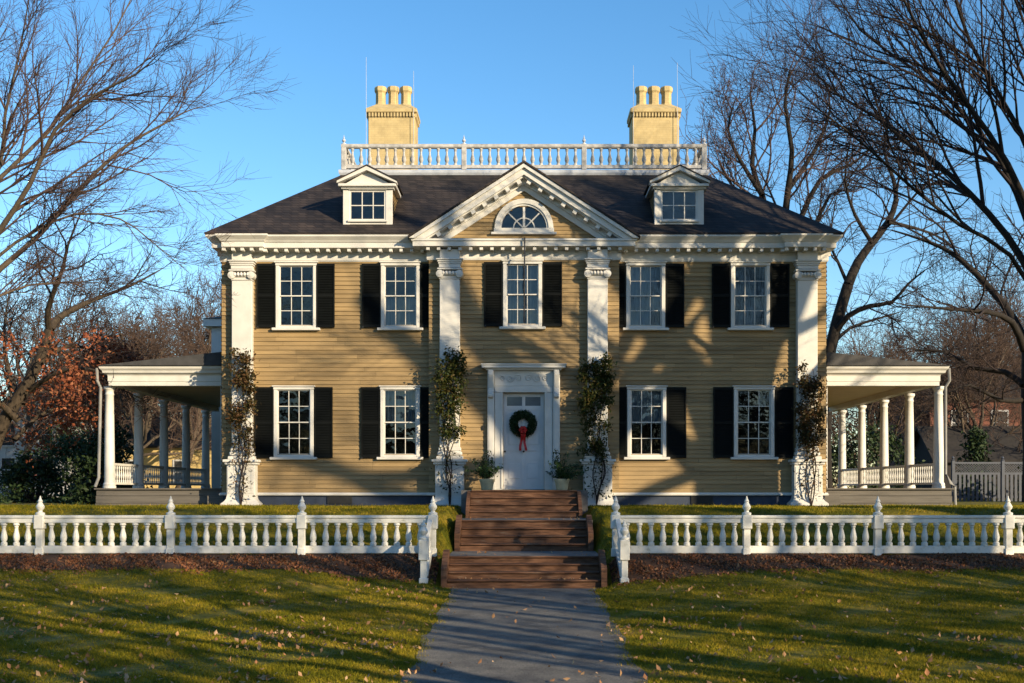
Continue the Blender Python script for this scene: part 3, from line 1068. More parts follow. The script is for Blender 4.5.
# chimneys -----------------------------------------------------------------
for cx, browner in ((-4.76, 0), (4.73, 1)):
    mb = MB()
    w, dpt, cy = .84, .62, 6.0
    mb.bbox(cx - w, cx + w, cy - dpt, cy + dpt, 12.6, 15.62, .02)
    n = 15
    for i in range(n):
        x = cx - w + (i + .5) * 2 * w / n
        mb.box(x - .03, x + .03, cy - dpt - .06, cy - dpt + .01, 15.60, 15.74)
    for sgn in (-1, 1):
        for i in range(10):
            y = cy - dpt + (i + .5) * 2 * dpt / 10
            a, b = sorted((cx + sgn * (w - .01), cx + sgn * (w + .06)))
            mb.box(a, b, y - .03, y + .03, 15.60, 15.74)
    mb.bbox(cx - w + .01, cx + w - .01, cy - dpt + .01, cy + dpt - .01, 15.623, 15.75, .01)
    mb.bbox(cx - w - .08, cx + w + .08, cy - dpt - .08, cy + dpt + .08, 15.75, 15.90, .02)
    a = [(cx - w - .06, cy - dpt - .06), (cx + w + .06, cy - dpt - .06), (cx + w + .06, cy + dpt + .06), (cx - w - .06, cy + dpt + .06)]
    b = [(cx - w + .25, cy - .3), (cx + w - .25, cy - .3), (cx + w - .25, cy + .3), (cx - w + .25, cy + .3)]
    mb.add([(x, y, 15.90) for x, y in a] + [(x, y, 16.16) for x, y in b], [(0, 1, 5, 4), (1, 2, 6, 5), (2, 3, 7, 6), (3, 0, 4, 7), (4, 5, 6, 7)])
    ch = mb.build('chimney', M['chimney'], roof)
    ch['label'] = ('left yellow chimney', 'right yellow chimney')[browner]
    # pots and rods are pieces of the chimney
    for i in (-1, 0, 1):
        mb = MB()
        mb.lathe([(.215, 16.12), (.215, 16.22), (.19, 16.26), (.185, 16.62), (.20, 16.66), (.235, 16.70), (.235, 16.82), (.205, 16.87), (.13, 16.88), (.13, 16.6)], cx + i * .46, cy, 8)
        mb.build('chimney_pot', M['chimney'], ch)
    for px_, top in (((366, 17.7), (413.5, 17.2)), ((633.5, 17.4), (677.5, 17.5)))[browner]:
        mb = MB()
        x = px2x(px_, 41.2)
        mb.tube([(x, cy - .75, 12.9), (x, cy - .75, top)], [.012, .006], 6)
        mb.build('lightning_rod', M['lead'], ch)

# dormers ------------------------------------------------------------------
def dormer(cx):
    yf = -.13
    w = .77
    zb_, ze, za = roof_z(yf) - .02, 11.62, 12.24
    mb = MB()
    gx, gz0, gz1 = .56, 10.60, 11.53
    # front boards around the opening
    mb.bbox(cx - w, cx - gx, yf, yf + .12, zb_, ze, .01); mb.bbox(cx + gx, cx + w, yf, yf + .12, zb_, ze, .01)
    mb.box(cx - gx, cx + gx, yf + .01, yf + .12, zb_, gz0); mb.box(cx - gx, cx + gx, yf + .01, yf + .12, gz1, ze)
    d = mb.build('dormer', M['white'], house)
    mb = MB()
    yb = 2.1
    for sgn in (-1, 1):
        x = cx + sgn * (w - .03)
        ye = ey0 + (ze - ez - .05) / SL
        mp_ = (lambda xx, sg: (lambda u, o, z: (xx + sg * o, u, z)))(x, sgn)
        clap(mb, 0, 1, zb_, ze, mp_, clip=lambda z: ([(yf + .12, max(yf + .13, ey0 + (z - ez - .05) / SL + .05))], []), lip=.02, row=.12)
    mb.build('cheek', M['clap'], d)
    mb = MB()
    # pediment: cornice, raking boards, tympanum
    mb.bbox(cx - w - .13, cx + w + .13, yf - .17, yf + .2, ze, ze + .09, .015)
    mb.bbox(cx - w - .06, cx + w + .06, yf - .08, yf + .2, ze - .06, ze, .015)
    hw = w + .16
    sl = math.atan2(za - ze - .05, hw)
    mb.prism_y([(cx - hw + .2, ze + .09), (cx + hw - .2, ze + .09), (cx, za - .12)], yf - .02, yf + .1)
    for sgn in (-1, 1):
        t = .11 / cos(sl)
        q = [(cx + sgn * hw, ze + .092), (cx, za - t), (cx, za), (cx + sgn * hw, ze + .092 + t * .55)]
        if sgn > 0: q = q[::-1]
        mb.prism_y(q, yf - .20, yf + .15)
        # eave boards running back along the sides
        a, b = sorted((cx + sgn * (w - .02), cx + sgn * (w + .13)))
        mb.box(a, b, yf + .2, 1.2, ze + .002, ze + .09)
    mb.build('pediment', M['white'], d)
    mb = MB()
    for sgn in (-1, 1):
        a = (cx + sgn * (hw + .02), yf - .22, ze + .15); b = (cx, yf - .22, za + .005); c = (cx, 2.3, za + .005); e = (cx + sgn * (hw + .02), 1.5, ze + .15)
        vs = [a, b, c, e] + [(p[0], p[1], p[2] + .04) for p in (a, b, c, e)]
        mb.add(vs, [(0, 1, 2, 3), (4, 7, 6, 5), (0, 4, 5, 1), (1, 5, 6, 2), (2, 6, 7, 3), (3, 7, 4, 0)])
    mb.build('dormer_roof', M['slate'], d)
    mb = MB()
    mb.bbox(cx - gx - .03, cx + gx + .03, yf - .03, yf + .0, gz1, gz1 + .06, .008)
    mb.bbox(cx - gx - .06, cx + gx + .06, yf - .06, yf + .0, gz0 - .06, gz0, .008)
    sash_mesh(mb, cx - gx, cx + gx, gz0, gz1, yf + .02, 3, 2, .045, .014)
    mb.build('window', M['white'], d)
    mb = MB()
    mb.add([(cx - gx, yf + .04, gz0), (cx + gx, yf + .04, gz0), (cx + gx, yf + .042, gz1), (cx - gx, yf + .042, gz1)], [(0, 1, 2, 3)])
    mb.build('pane', M['glass'], d)
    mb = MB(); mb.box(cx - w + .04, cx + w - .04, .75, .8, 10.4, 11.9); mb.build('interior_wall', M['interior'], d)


for cx in (-4.87, 4.83): dormer(cx)

# door and its surround -----------------------------------------------------
y = PVY
mb = MB()
for sg in (-1, 1):
    a, b = sorted((sg * .64 - .01, sg * .90 - .01)); mb.bbox(a, b, y - .09, y + .18, 2.2, 5.22, .012)
    a, b = sorted((sg * .66 - .01, sg * .70 - .01)); mb.box(a, b, y - .115, y - .088, 2.25, 5.24)
    a, b = sorted((sg * .91 - .01, sg * 1.12 - .01)); mb.bbox(a, b, y - .16, y + .0, 2.45, 5.90, .012)
    a, b = sorted((sg * .89 - .01, sg * 1.14 - .01)); mb.bbox(a, b, y - .19, y + .0, 2.2, 2.45, .012)
    a, b = sorted((sg * .96 - .01, sg * 1.07 - .01)); mb.box(a, b, y - .175, y - .158, 2.7, 4.9)
mb.bbox(-.91, .89, y - .10, y + .18, 5.223, 5.40, .012)
mb.box(-.91, .89, y - .07, y + .05, 5.40, 5.90)
# carved frieze: scrolls
for sg in (-1, 1):
    for i, (xx, r) in enumerate(((.16, .12), (.42, .12), (.66, .09))):
        pts = []
        for k in range(26):
            t = k / 25 * 2.6 * pi
            rr = r * (1 - k / 25 * .8)
            pts.append((sg * (xx + rr * cos(t + i * pi)) - .01, y - .08, 5.66 + rr * sin(t + i * pi)))
        mb.tube(pts, .02, 6)
mb.box(-.88, .86, y - .085, y - .068, 5.43, 5.46); mb.box(-.88, .86, y - .085, y - .068, 5.84, 5.87)
sur = mb.build('door_surround', M['white'], house)
mb = MB()
mb.sweep([(-1.14, y), (-1.14, y - .16), (1.12, y - .16), (1.12, y)], [(-.1, 5.905), (.03, 5.905), (.05, 5.95), (.16, 5.97), (.16, 6.03), (.19, 6.06), (.19, 6.09), (-.1, 6.12)])
mb.build('door_cornice', M['white'], sur)
for sg in (-1, 1):
    mb = MB()
    prof = [(0, 5.90), (-.16, 5.90), (-.17, 5.75), (-.10, 5.55), (-.05, 5.35), (-.07, 5.22), (-.13, 5.16), (-.13, 5.08), (-.06, 5.04), (0, 5.04)]
    prof = [(y - .16 + a, z) for a, z in prof]
    mb.prism_x(prof[::-1], sg * 1.015 - .01 - .07, sg * 1.015 - .01 + .07)
    mb.build('bracket', M['white'], sur)
mb = MB()
xa, xb, yd = -.645, .625, y + .12
# door leaf: stiles, rails, sunk panels
st = .11
mb.box(xa, xb, yd + .02, yd + .05, 2.22, 5.215)
xc = (xa + xb) / 2
for a, b in ((xa, xa + st), (xc - .05, xc + .05), (xb - st, xb)): mb.bbox(a, b, yd, yd + .018, 2.22, 5.21, .005)
for z0, z1 in ((2.22, 2.44), (3.14, 3.30), (3.42, 3.52), (4.70, 4.82), (5.10, 5.21)):
    for a, b in ((xa + st, xc - .05), (xc + .05, xb - st)): mb.box(a, b, yd + .003, yd + .018, z0, z1)
for z0, z1 in ((2.5, 3.08), (3.56, 4.64)):
    for a, b in ((xa + st, xc - .05), (xc + .05, xb - st)): mb.bbox(a + .06, b - .06, yd + .006, yd + .019, z0 + .05, z1 - .05, .005)
dr = mb.build('door', M['door'], house)
mb = MB()
for a, b in ((xa + st, xc - .05), (xc + .05, xb - st)): mb.add([(a, yd + .012, 4.82), (b, yd + .012, 4.82), (b, yd + .012, 5.10), (a, yd + .012, 5.10)], [(0, 1, 2, 3)])
gm = mb.build('pane', pm('dark_door_glass', (.05, .07, .10), .2, 3, .08, spec=.6), dr)
for xx in (xa + .05, xc - .0):
    mb = MB(); mb.lathe([(.015, 0), (.03, .01), (.034, .03), (.02, .05)], 0, 0, 10)
    mb.v = [(xx + a, yd - .0 - c, 3.40 + b) for a, b, c in mb.v]
    mb.build('door_knob', M['iron'], dr, True)
mb = MB(); mb.box(xa - .02, xb + .02, y - .2, yd + .05, 2.195, 2.222); mb.build('threshold', M['stone'], dr)
# entrance lantern rod over the centre window
mb = MB()
mb.tube([(0.02, PY - .56, 9.92), (0.02, PY - .54, 9.6), (.01, PY - .52, 8.4), (.0, PY - .50, 7.3)], .022, 6)
mb.build('conductor_rod', M['metal'], house)
mb = MB(); mb.bbox(-1.30, -1.24, y - .06, y - .03, 4.05, 4.2, .006); mb.build('bell_plate', M['iron'], house)

# side porches ---------------------------------------------------------------
colprof = [(.235, 2.26), (.235, 2.33), (.215, 2.34), (.23, 2.38), (.21, 2.42), (.185, 2.45), (.185, 3.2), (.165, 4.6), (.15, 5.26), (.165, 5.28), (.165, 5.31), (.15, 5.33), (.15, 5.40), (.19, 5.45), (.21, 5.47), (.21, 5.55)]
col_me = MB().lathe([(r * .88, z - 2.26) for r, z in colprof], 0, 0, 16).mesh('column', M['white'], True)
PCOL = [1.3 + 2.82 * i for i in range(5)]
for sgn in (-1, 1):
    X = lambda v: sgn * v
    def bx(mb, a, b, *r): mb.box(min(X(a), X(b)), max(X(a), X(b)), *r)
    OX = 13.42
    y0p, y1p = .95, 13.2
    mb = MB()
    # deck with board courses on the front and outer side
    for i in range(3): bx(mb, HX + .04, OX + .24 - i * .012, y0p - .25 + i * .02, y1p + .2, 1.55 + i * .235, 1.55 + (i + 1) * .235 - .012)
    bx(mb, HX + .05, OX + .26, y0p - .30, y1p + .25, 2.215, 2.258)
    porch = mb.build('porch', M['deck'], house)
    porch['label'] = ('left side porch', 'right side porch')[sgn > 0]
    for yy in PCOL: inst(col_me, 'column', porch, (X(OX), yy, 2.26))
    mb = MB(); bx(mb, HX + .08, HX + .34, 1.12, 1.38, 2.26, 5.55); mb.build('column', M['white'], porch)
    # entablature: a ring beam
    mb = MB()
    ring = [(X(HX + .05), y0p + .2), (X(OX - .24), y0p + .2), (X(OX - .24), y1p)]
    pr = [(-.16, 5.55), (.16, 5.55), (.16, 5.68), (.18, 5.69), (.18, 5.86), (.20, 5.90), (.30, 5.95), (.32, 6.02), (.38, 6.08), (.40, 6.16), (-.16, 6.16)]
    if sgn > 0: mb.sweep(ring, pr)
    else: mb.sweep(ring[::-1], pr)
    mb.build('entablature', M['white'], porch)
    mb = MB(); bx(mb, HX + .05, OX - .40, y0p + .32, y1p, 5.74, 5.78)
    mb.build('ceiling', M['pceil'], porch)
    mb = MB()
    zo, zi = 6.17, 6.80
    a = [(X(HX + .03), y0p - .24, zi), (X(OX + .18), y0p - .24, zo), (X(OX + .18), y1p + .3, zo), (X(HX + .03), y1p + .3, zi)]
    # low hipped sheet: front edge low too
    vs = [(X(HX + .03), y0p - .26, zo), (X(OX + .18), y0p - .26, zo), (X(OX + .18), y1p + .3, zo), (X(HX + .03), y1p + .3, zo),
          (X(HX + .03), y0p - .26, zi - .18), (X(HX + .03), y0p + 1.2, zi), (X(OX - 1.2), y0p + 1.2, zo + .24), (X(HX + .03), y1p + .3, zi)]
    mb.add(vs, [(0, 1, 4), (4, 1, 6, 5), (1, 2, 6), (2, 7, 5, 6), (2, 3, 7), (0, 3, 2, 1)])
    mb.build('porch_roof', M['proof'], porch)
    # railing along the outer side
    mb = MB()
    for i in range(4):
        ya, yb = PCOL[i] + .17, PCOL[i + 1] - .17
        bx(mb, OX - .05, OX + .05, ya, yb, 3.0, 3.08); bx(mb, OX - .04, OX + .04, ya, yb, 2.38, 2.45)
        n = 12
        for j in range(n):
            yy = ya + (yb - ya) * (j + .5) / n
            mb.lathe([(.028, 2.45), (.028, 2.52), (.016, 2.55), (.034, 2.68), (.016, 2.85), (.028, 2.92), (.028, 3.0)], X(OX), yy, 6)
    mb.build('railing', M['white'], porch)
    mb = MB()
    if sgn > 0:
        x = OX + .22
        mb.tube([(x - .05, y0p - .1, 6.1), (x - .02, y0p - .08, 5.7), (x - .12, y0p + .0, 5.5), (x - .12, y0p, 2.7), (x + .02, y0p - .1, 2.42), (x + .12, y0p - .14, 2.3), (x + .14, y0p - .14, 1.72)], .05, 8)
    else:
        x = -OX - .24
        mb.tube([(x, y0p - .1, 6.1), (x, y0p - .08, 5.7), (x + .08, y0p, 5.5), (x + .02, y0p, 2.6), (x - .08, y0p - .05, 2.3)], .05, 8)
    mb.build('downspout', M['spout'], porch, True)
    # steps at the back inner end, lower boards by the house
    mb = MB(); bx(mb, HX - .05, HX + .55, .35, .68, 1.55, 2.02)
    mb.build('porch_step', M['deck'], porch)

# rear wing seen above the left porch
mb = MB()
mb.box(-13.5, -9.2, 14.2, 20, 1.6, 9.3)
rw = mb.build('rear_wing', M['cream_wall'], house)
mb = MB()
mb.box(-13.6, -12.9, 14.12, 20.05, 1.6, 9.28)
mb.box(-13.9, -9.2, 13.9, 20.2, 9.30, 9.62)
mb.build('rear_cornice', M['white'], rw)
mb = MB(); mb.add([(-13.95, 13.85, 9.63), (-9.2, 13.85, 9.63), (-9.2, 20.3, 9.63), (-13.95, 20.3, 9.63), (-9.2, 17, 10.4), (-11.8, 17, 10.4)], [(0, 1, 4, 5), (0, 5, 3), (3, 5, 4, 2)])
mb.build('rear_roof', M['slate'], rw)


# ------------------------------------------------------------------ garden steps
steps = thing('garden_steps', 'brown wooden steps in three flights climbing from the path to the front door', 'steps', (0, -6, 0))
HW = 1.70


def flight(yf, z0, n, r, tr, ylast, hw):
    mb = MB()
    for i in range(n):
        mb2 = MB()
        ya = yf + i * tr
        yb = yf + (i + 1) * tr + .03 if i < n - 1 else ylast
        mb2.box(-hw, hw, ya, yb, z0 + i * r - (.25 if i == 0 else .0), z0 + (i + 1) * r - .042)
        mb2.bbox(-hw - .0, hw + .0, ya - .055, yb - .001, z0 + (i + 1) * r - .04, z0 + (i + 1) * r, .012)
        mb2.build('step', M['wood'], steps)


def cheeks(pts, hw, w=.13):
    for sg in (-1, 1):
        mb = MB()
        a, b = sorted((sg * hw, sg * (hw + w)))
        mb.prism_x(pts, a, b)
        mb.build('side_board', M['wood'], steps)


flight(-9.9, 0.0, 4, .163, .30, -8.95, 1.74)
mb = MB(); mb.box(-HW - .1, HW + .1, -8.945, -6.75, .3, .652); mb.build('landing', M['stone'], steps)
flight(-6.8, .652, 4, .19, .33, -5.78, 1.62)
mb = MB(); mb.box(-HW - .1, HW + .1, -5.775, -3.62, .9, 1.412); mb.build('landing', M['stone'], steps)
flight(-3.68, 1.412, 4, .195, .33, -2.62, 1.53)
mb = MB(); mb.box(-HW - .12, HW + .15, -2.615, PVY - .0, 1.4, 2.192); mb.build('stoop', M['stone'], steps)
cheeks([(-10.02, -.15), (-8.9, -.15), (-8.9, .80), (-9.25, .80), (-10.02, .42)], 1.745)
cheeks([(-6.92, .4), (-5.75, .4), (-5.75, 1.55), (-6.1, 1.55), (-6.92, 1.10)], 1.625)
cheeks([(-3.75, 1.2), (-2.6, 1.2), (-2.6, 2.18), (-3.0, 2.1), (-3.75, 1.62)], 1.535, .1)

rg = np.random.default_rng(61)
c = []
for _ in range(70):
    lv = rg.integers(0, 3)
    y_, z_ = ((rg.uniform(-8.9, -7.0), .66), (rg.uniform(-5.7, -3.8), 1.42), (rg.uniform(-9.9, -9.6), .172))[lv]
    c.append((rg.choice([-1, 1]) * (1.5 - abs(rg.normal()) * .45), y_, z_ + .01))
o = leaf_object('step_leaves', np.array(c), rg.uniform(.02, .05, len(c)), M['lawnleaf'], None, 62, normal=np.array([0, 0, 1.]))
tag(o, 'dry leaves blown into the corners of the wooden steps', 'leaves', None, 'stuff')

# ------------------------------------------------------------------ front fence
FY = -8.70
RF = random.Random(6)
fb = [(.075, 0), (.075, .07), (.05, .09), (.07, .14), (.078, .20), (.068, .27), (.045, .37), (.04, .42), (.055, .45), (.045, .47), (.075, .49), (.075, .54)]
fb_me = MB().lathe(fb, 0, 0, 10).mesh('baluster', M['fence'], True)
ff = [(.10, 0), (.11, .02), (.11, .05), (.055, .07), (.05, .10), (.095, .16), (.10, .20), (.06, .27), (.045, .30), (.06, .32), (.03, .38), (.008, .45)]
ff_me = MB().lathe(ff, 0, 0, 12).mesh('finial', M['fence'], True)
mbp = MB(); mbp.bbox(-.08, .08, -.08, .08, -.05, .60, .01); mbp.bbox(-.115, .115, -.115, .115, .60, .93, .014)
mbp.bbox(-.10, .10, -.10, .10, -.06, .14, .012)
fp_me = mbp.mesh('post', M['fence'])
for sgn, lab in ((-1, 'white baluster fence with urn finials left of the steps'), (1, 'white baluster fence with urn finials right of the steps')):
    x0 = sgn * 2.17
    fence = thing('baluster_fence', lab, 'fence', (x0, FY, .64), 'white baluster fences beside the steps')
    far = x0 + sgn * 3.1 * 5
    mb = MB()
    a, b = sorted((x0, far))
    mb.bbox(a, b, FY - .055, FY + .055, .70, .88, .012)
    mb.build('bottom_rail', M['fence'], fence)
    mb = MB()
    mb.bbox(a, b, FY - .06, FY + .06, 1.42, 1.53, .012); mb.bbox(a, b, FY - .085, FY + .085, 1.532, 1.60, .012)
    mb.build('top_rail', M['fence'], fence)
    for i in range(6):
        x = x0 + sgn * 3.1 * i
        p = inst(fp_me, 'post', fence, (x, FY, .68)); p.rotation_euler = (RF.uniform(-.02, .02), RF.uniform(-.018, .018), 0)
        f = bpy.data.objects.new('finial', ff_me); COL.objects.link(f); f.parent = p; f.location = (0, 0, .93)
        if i < 5:
            for j in range(1, 11):
                bo = inst(fb_me, 'baluster', fence, (x + sgn * 3.1 * j / 11 + RF.uniform(-.008, .008), FY, .88), RF.uniform(0, 6)); bo.rotation_euler = (RF.uniform(-.012, .012), RF.uniform(-.02, .02), RF.uniform(0, 6))
    # return section dropping towards the foot of the steps
    xr, yr = sgn * 2.26, -10.05
    mb = MB()
    mb.bbox(xr - .075, xr + .075, yr - .075, yr + .075, .03, .62, .012)
    mb.bbox(xr - .10, xr + .10, yr - .10, yr + .10, -.05, .22, .014)
    mb.bbox(xr - .11, xr + .11, yr - .11, yr + .11, .62, 1.08, .014)
    p = mb.build('gate_post', M['fence'], fence)
    f = bpy.data.objects.new('finial', ff_me); COL.objects.link(f); f.parent = p; f.location = Vector((xr, yr, 1.08)) - fence.location
    for za, zb_, nm, hh in ((1.56, 1.05, 'top_rail', .13), (.84, .40, 'bottom_rail', .15)):
        mb = MB()
        xm = (x0 + xr) / 2
        mb.prism_x([(FY, za - hh), (FY, za), (yr, zb_), (yr, zb_ - hh)], xm - .055, xm + .055)
        mb.build(nm, M['fence'], fence)
    for j in range(1, 5):
        t = j / 5
        inst(fb_me, 'baluster', fence, (xr, FY + (yr - FY) * t, .84 - .44 * t - .02))

# ------------------------------------------------------------------ wreath, pots, vines
wc = Vector((xc - .02, yd - .07, 4.26))
wr = thing('wreath', 'round dark evergreen wreath with a red bow hanging on the white door', 'wreath', wc)
rngW = np.random.default_rng(8)
n = 4200
th = rngW.uniform(0, 2 * pi, n); ph = rngW.uniform(0, 2 * pi, n); rr = .135 * np.sqrt(rngW.uniform(.15, 1, n)) * rngW.uniform(.8, 1.15, n)
R = .30 + rr * np.cos(ph)
c = np.stack([wc.x + R * np.cos(th), wc.y + .5 * rr * np.sin(ph) - .03, wc.z + R * np.sin(th)], -1)
leaf_object('greenery', c, rngW.uniform(.03, .055, n), M['pine'], wr, 9, aspect=.22)
mb = MB()
bc = wc + Vector((0, -.12, -.20))
for sg in (-1, 1):
    for k, (lx, lz) in enumerate(((.20, .075), (.17, -.085))):
        pts = []
        for i in range(13):
            t = i / 12 * 2 * pi
            pts.append((bc.x + sg * (lx / 2 * (1 - cos(t))), bc.y - .04 * sin(t / 2) - .02 * k, bc.z + lz * (1 - cos(t)) / 2 + .085 * sin(t)))
        # ribbon band of width .05 in y
        vs = [(p[0], p[1] - .04, p[2]) for p in pts] + [(p[0], p[1] + .03, p[2]) for p in pts]
        mb.add(vs, [(i, i + 1, i + 14, i + 13) for i in range(12)])
for i in range(6):
    a = i / 6 * 2 * pi
    mb.lathe([(.01, -.05), (.06, -.03), (.065, .03), (.01, .06)], bc.x + .07 * cos(a), bc.y - .06 + .0 * sin(a), 8)
    mb.v[-32:] = [(x, y_, z + bc.z + .07 * sin(a)) for x, y_, z in mb.v[-32:]]
mb.build('bow', M['red'], wr, True)
for sg in (-1, 1):
    mb = MB()
    vs = []
    for i in range(9):
        t = i / 8
        x = bc.x + sg * (.03 + .05 * t) + .015 * sin(t * 7 + sg)
        yy = bc.y - .01 - .03 * sin(t * 9)
        z = bc.z - .02 - .62 * t
        vs += [(x - .038, yy, z), (x + .038, yy + .015, z)]
    mb.add(vs, [(2 * i, 2 * i + 1, 2 * i + 3, 2 * i + 2) for i in range(8)])
    mb.build('ribbon', M['red'], wr)

for sx, lab in ((-1.12, 'leafy green plant in a cream pot left of the front door'), (1.15, 'leafy green plant in a cream pot right of the front door')):
    loc = Vector((sx, -1.05, 2.192))
    pp = thing('potted_plant', lab, 'plant', loc, 'potted plants beside the front door')
    mb = MB()
    mb.lathe([(.15, 2.192), (.17, 2.21), (.21, 2.42), (.24, 2.48), (.24, 2.53), (.21, 2.54), (.19, 2.50), (.0, 2.49)], sx, loc.y, 16)
    mb.build('pot', M['pot'], pp, True)
    rg = np.random.default_rng(20 + int(sx * 10))
    cs = []
    mb = MB()
    for i in range(26):
        a = rg.uniform(0, 2 * pi); el = rg.uniform(.45, 1.45); L = rg.uniform(.4, 1.0)
        d = np.array([cos(a) * cos(el), sin(a) * cos(el), sin(el)])
        b = np.array([sx, loc.y, 2.5])
        pts = [b + d * L * t + np.array([0, 0, -.25 * (t ** 2) * cos(el) * L]) for t in np.linspace(0, 1, 6)]
        mb.tube([tuple(p) for p in pts], [.008, .007, .006, .005, .004, .003], 4)
        for t in np.linspace(.25, 1, 12):
            k = t * 5; i0 = min(int(k), 4)
            p = pts[i0] + (pts[i0 + 1] - pts[i0]) * (k - i0)
            for _ in range(3): cs.append(p + rg.normal(size=3) * .045)
    mb.build('stem', M['twig_dark'], pp)
    leaf_object('foliage', np.array(cs), rg.uniform(.035, .065, len(cs)), M['plant'], pp, 30, aspect=.4)


def vine(cx, yw, zt, z_dense, nl, matn, lab, seed, spread=.34, nst=5):
    rg = np.random.default_rng(seed)
    y0 = yw - .36
    v = thing('climbing_vine', lab, 'vine', (cx, y0 - .12, 1.7))
    mb = MB(); cs = []
    for s_ in range(nst):
        x, yy = cx + rg.uniform(-.2, .2), y0 - .12
        pts = []
        top = zt - rg.uniform(0, 1.2) if s_ else zt
        ph = rg.uniform(0, 6); am = rg.uniform(.08, .22); x_off = rg.uniform(-spread, spread) * .7
        n = 26
        for i in range(n):
            t = i / (n - 1)
            z = 1.7 + (top - 1.7) * t
            xx = cx + x_off * min(1, t * 3) + am * sin(t * 9 + ph) * min(1, t * 4)
            yd_ = y0 - (.13 if z < 3.2 else .02) - .03 * abs(sin(t * 13 + ph))
            pts.append((xx, yd_, z))
        mb.tube(pts, [.022 - .016 * i / (n - 1) for i in range(n)], 5)
        for i in range(3, n - 1):
            for _ in range(1):
                p = np.array(pts[i]); d = rg.normal(size=3) * np.array([.22, .08, .22])
                q = p + d; q[1] = min(q[1], y0 - .02)
                mb.tube([tuple(p), tuple((p + q) / 2 + np.array([0, -.02, .02])), tuple(q)], [.007, .005, .003], 4)
    mb.build('stem', M['twig_dark'], v)
    n = nl
    # leaf clumps
    nc = 46
    tt = rg.uniform(0, 1, nc)
    cz = z_dense + (zt - z_dense) * tt ** .8
    cx_ = cx + rg.uniform(-spread, spread, nc) * 1.15
    cw = rg.uniform(.4, 1.2, nc)
    ci = rg.choice(nc, n, p=cw / cw.sum())
    c = np.stack([cx_[ci] + rg.normal(size=n) * .10, y0 - .06 - np.abs(rg.normal(size=n)) * .10, cz[ci] + rg.normal(size=n) * .11], -1)
    lo_n = int(n * .035)
    c2 = np.stack([cx + rg.normal(size=lo_n) * .25, y0 - .16 - np.abs(rg.normal(size=lo_n)) * .05, rg.uniform(1.9, z_dense, lo_n)], -1)
    c = np.concatenate([c, c2])
    leaf_object('foliage', c, rg.uniform(.032, .070, len(c)), M[matn], v, seed + 1, aspect=.55)


vine(-8.72, 0, 6.45, 3.4, 2300, 'vine_brown', 'sparse brown leaved vine climbing the far left corner pilaster', 41, .28, 4)
vine(-2.27, PVY, 6.4, 3.5, 2700, 'vine_green', 'olive leaved vine on the pilaster just left of the front door', 42, .34, 4)
vine(2.22, PVY, 6.2, 3.2, 3600, 'vine_green', 'thick dark green vine on the pilaster just right of the front door', 43, .36, 4)
vine(8.85, 0, 5.95, 3.3, 2600, 'vine_brown', 'rusty leaved vine on the corner pilaster next to the right porch', 44, .30, 3)


# ------------------------------------------------------------------ trees
def rot_about(v, ax, a):
    c, s_ = cos(a), sin(a)
    return v * c + np.cross(ax, v) * s_ + ax * (ax @ v) * (1 - c)


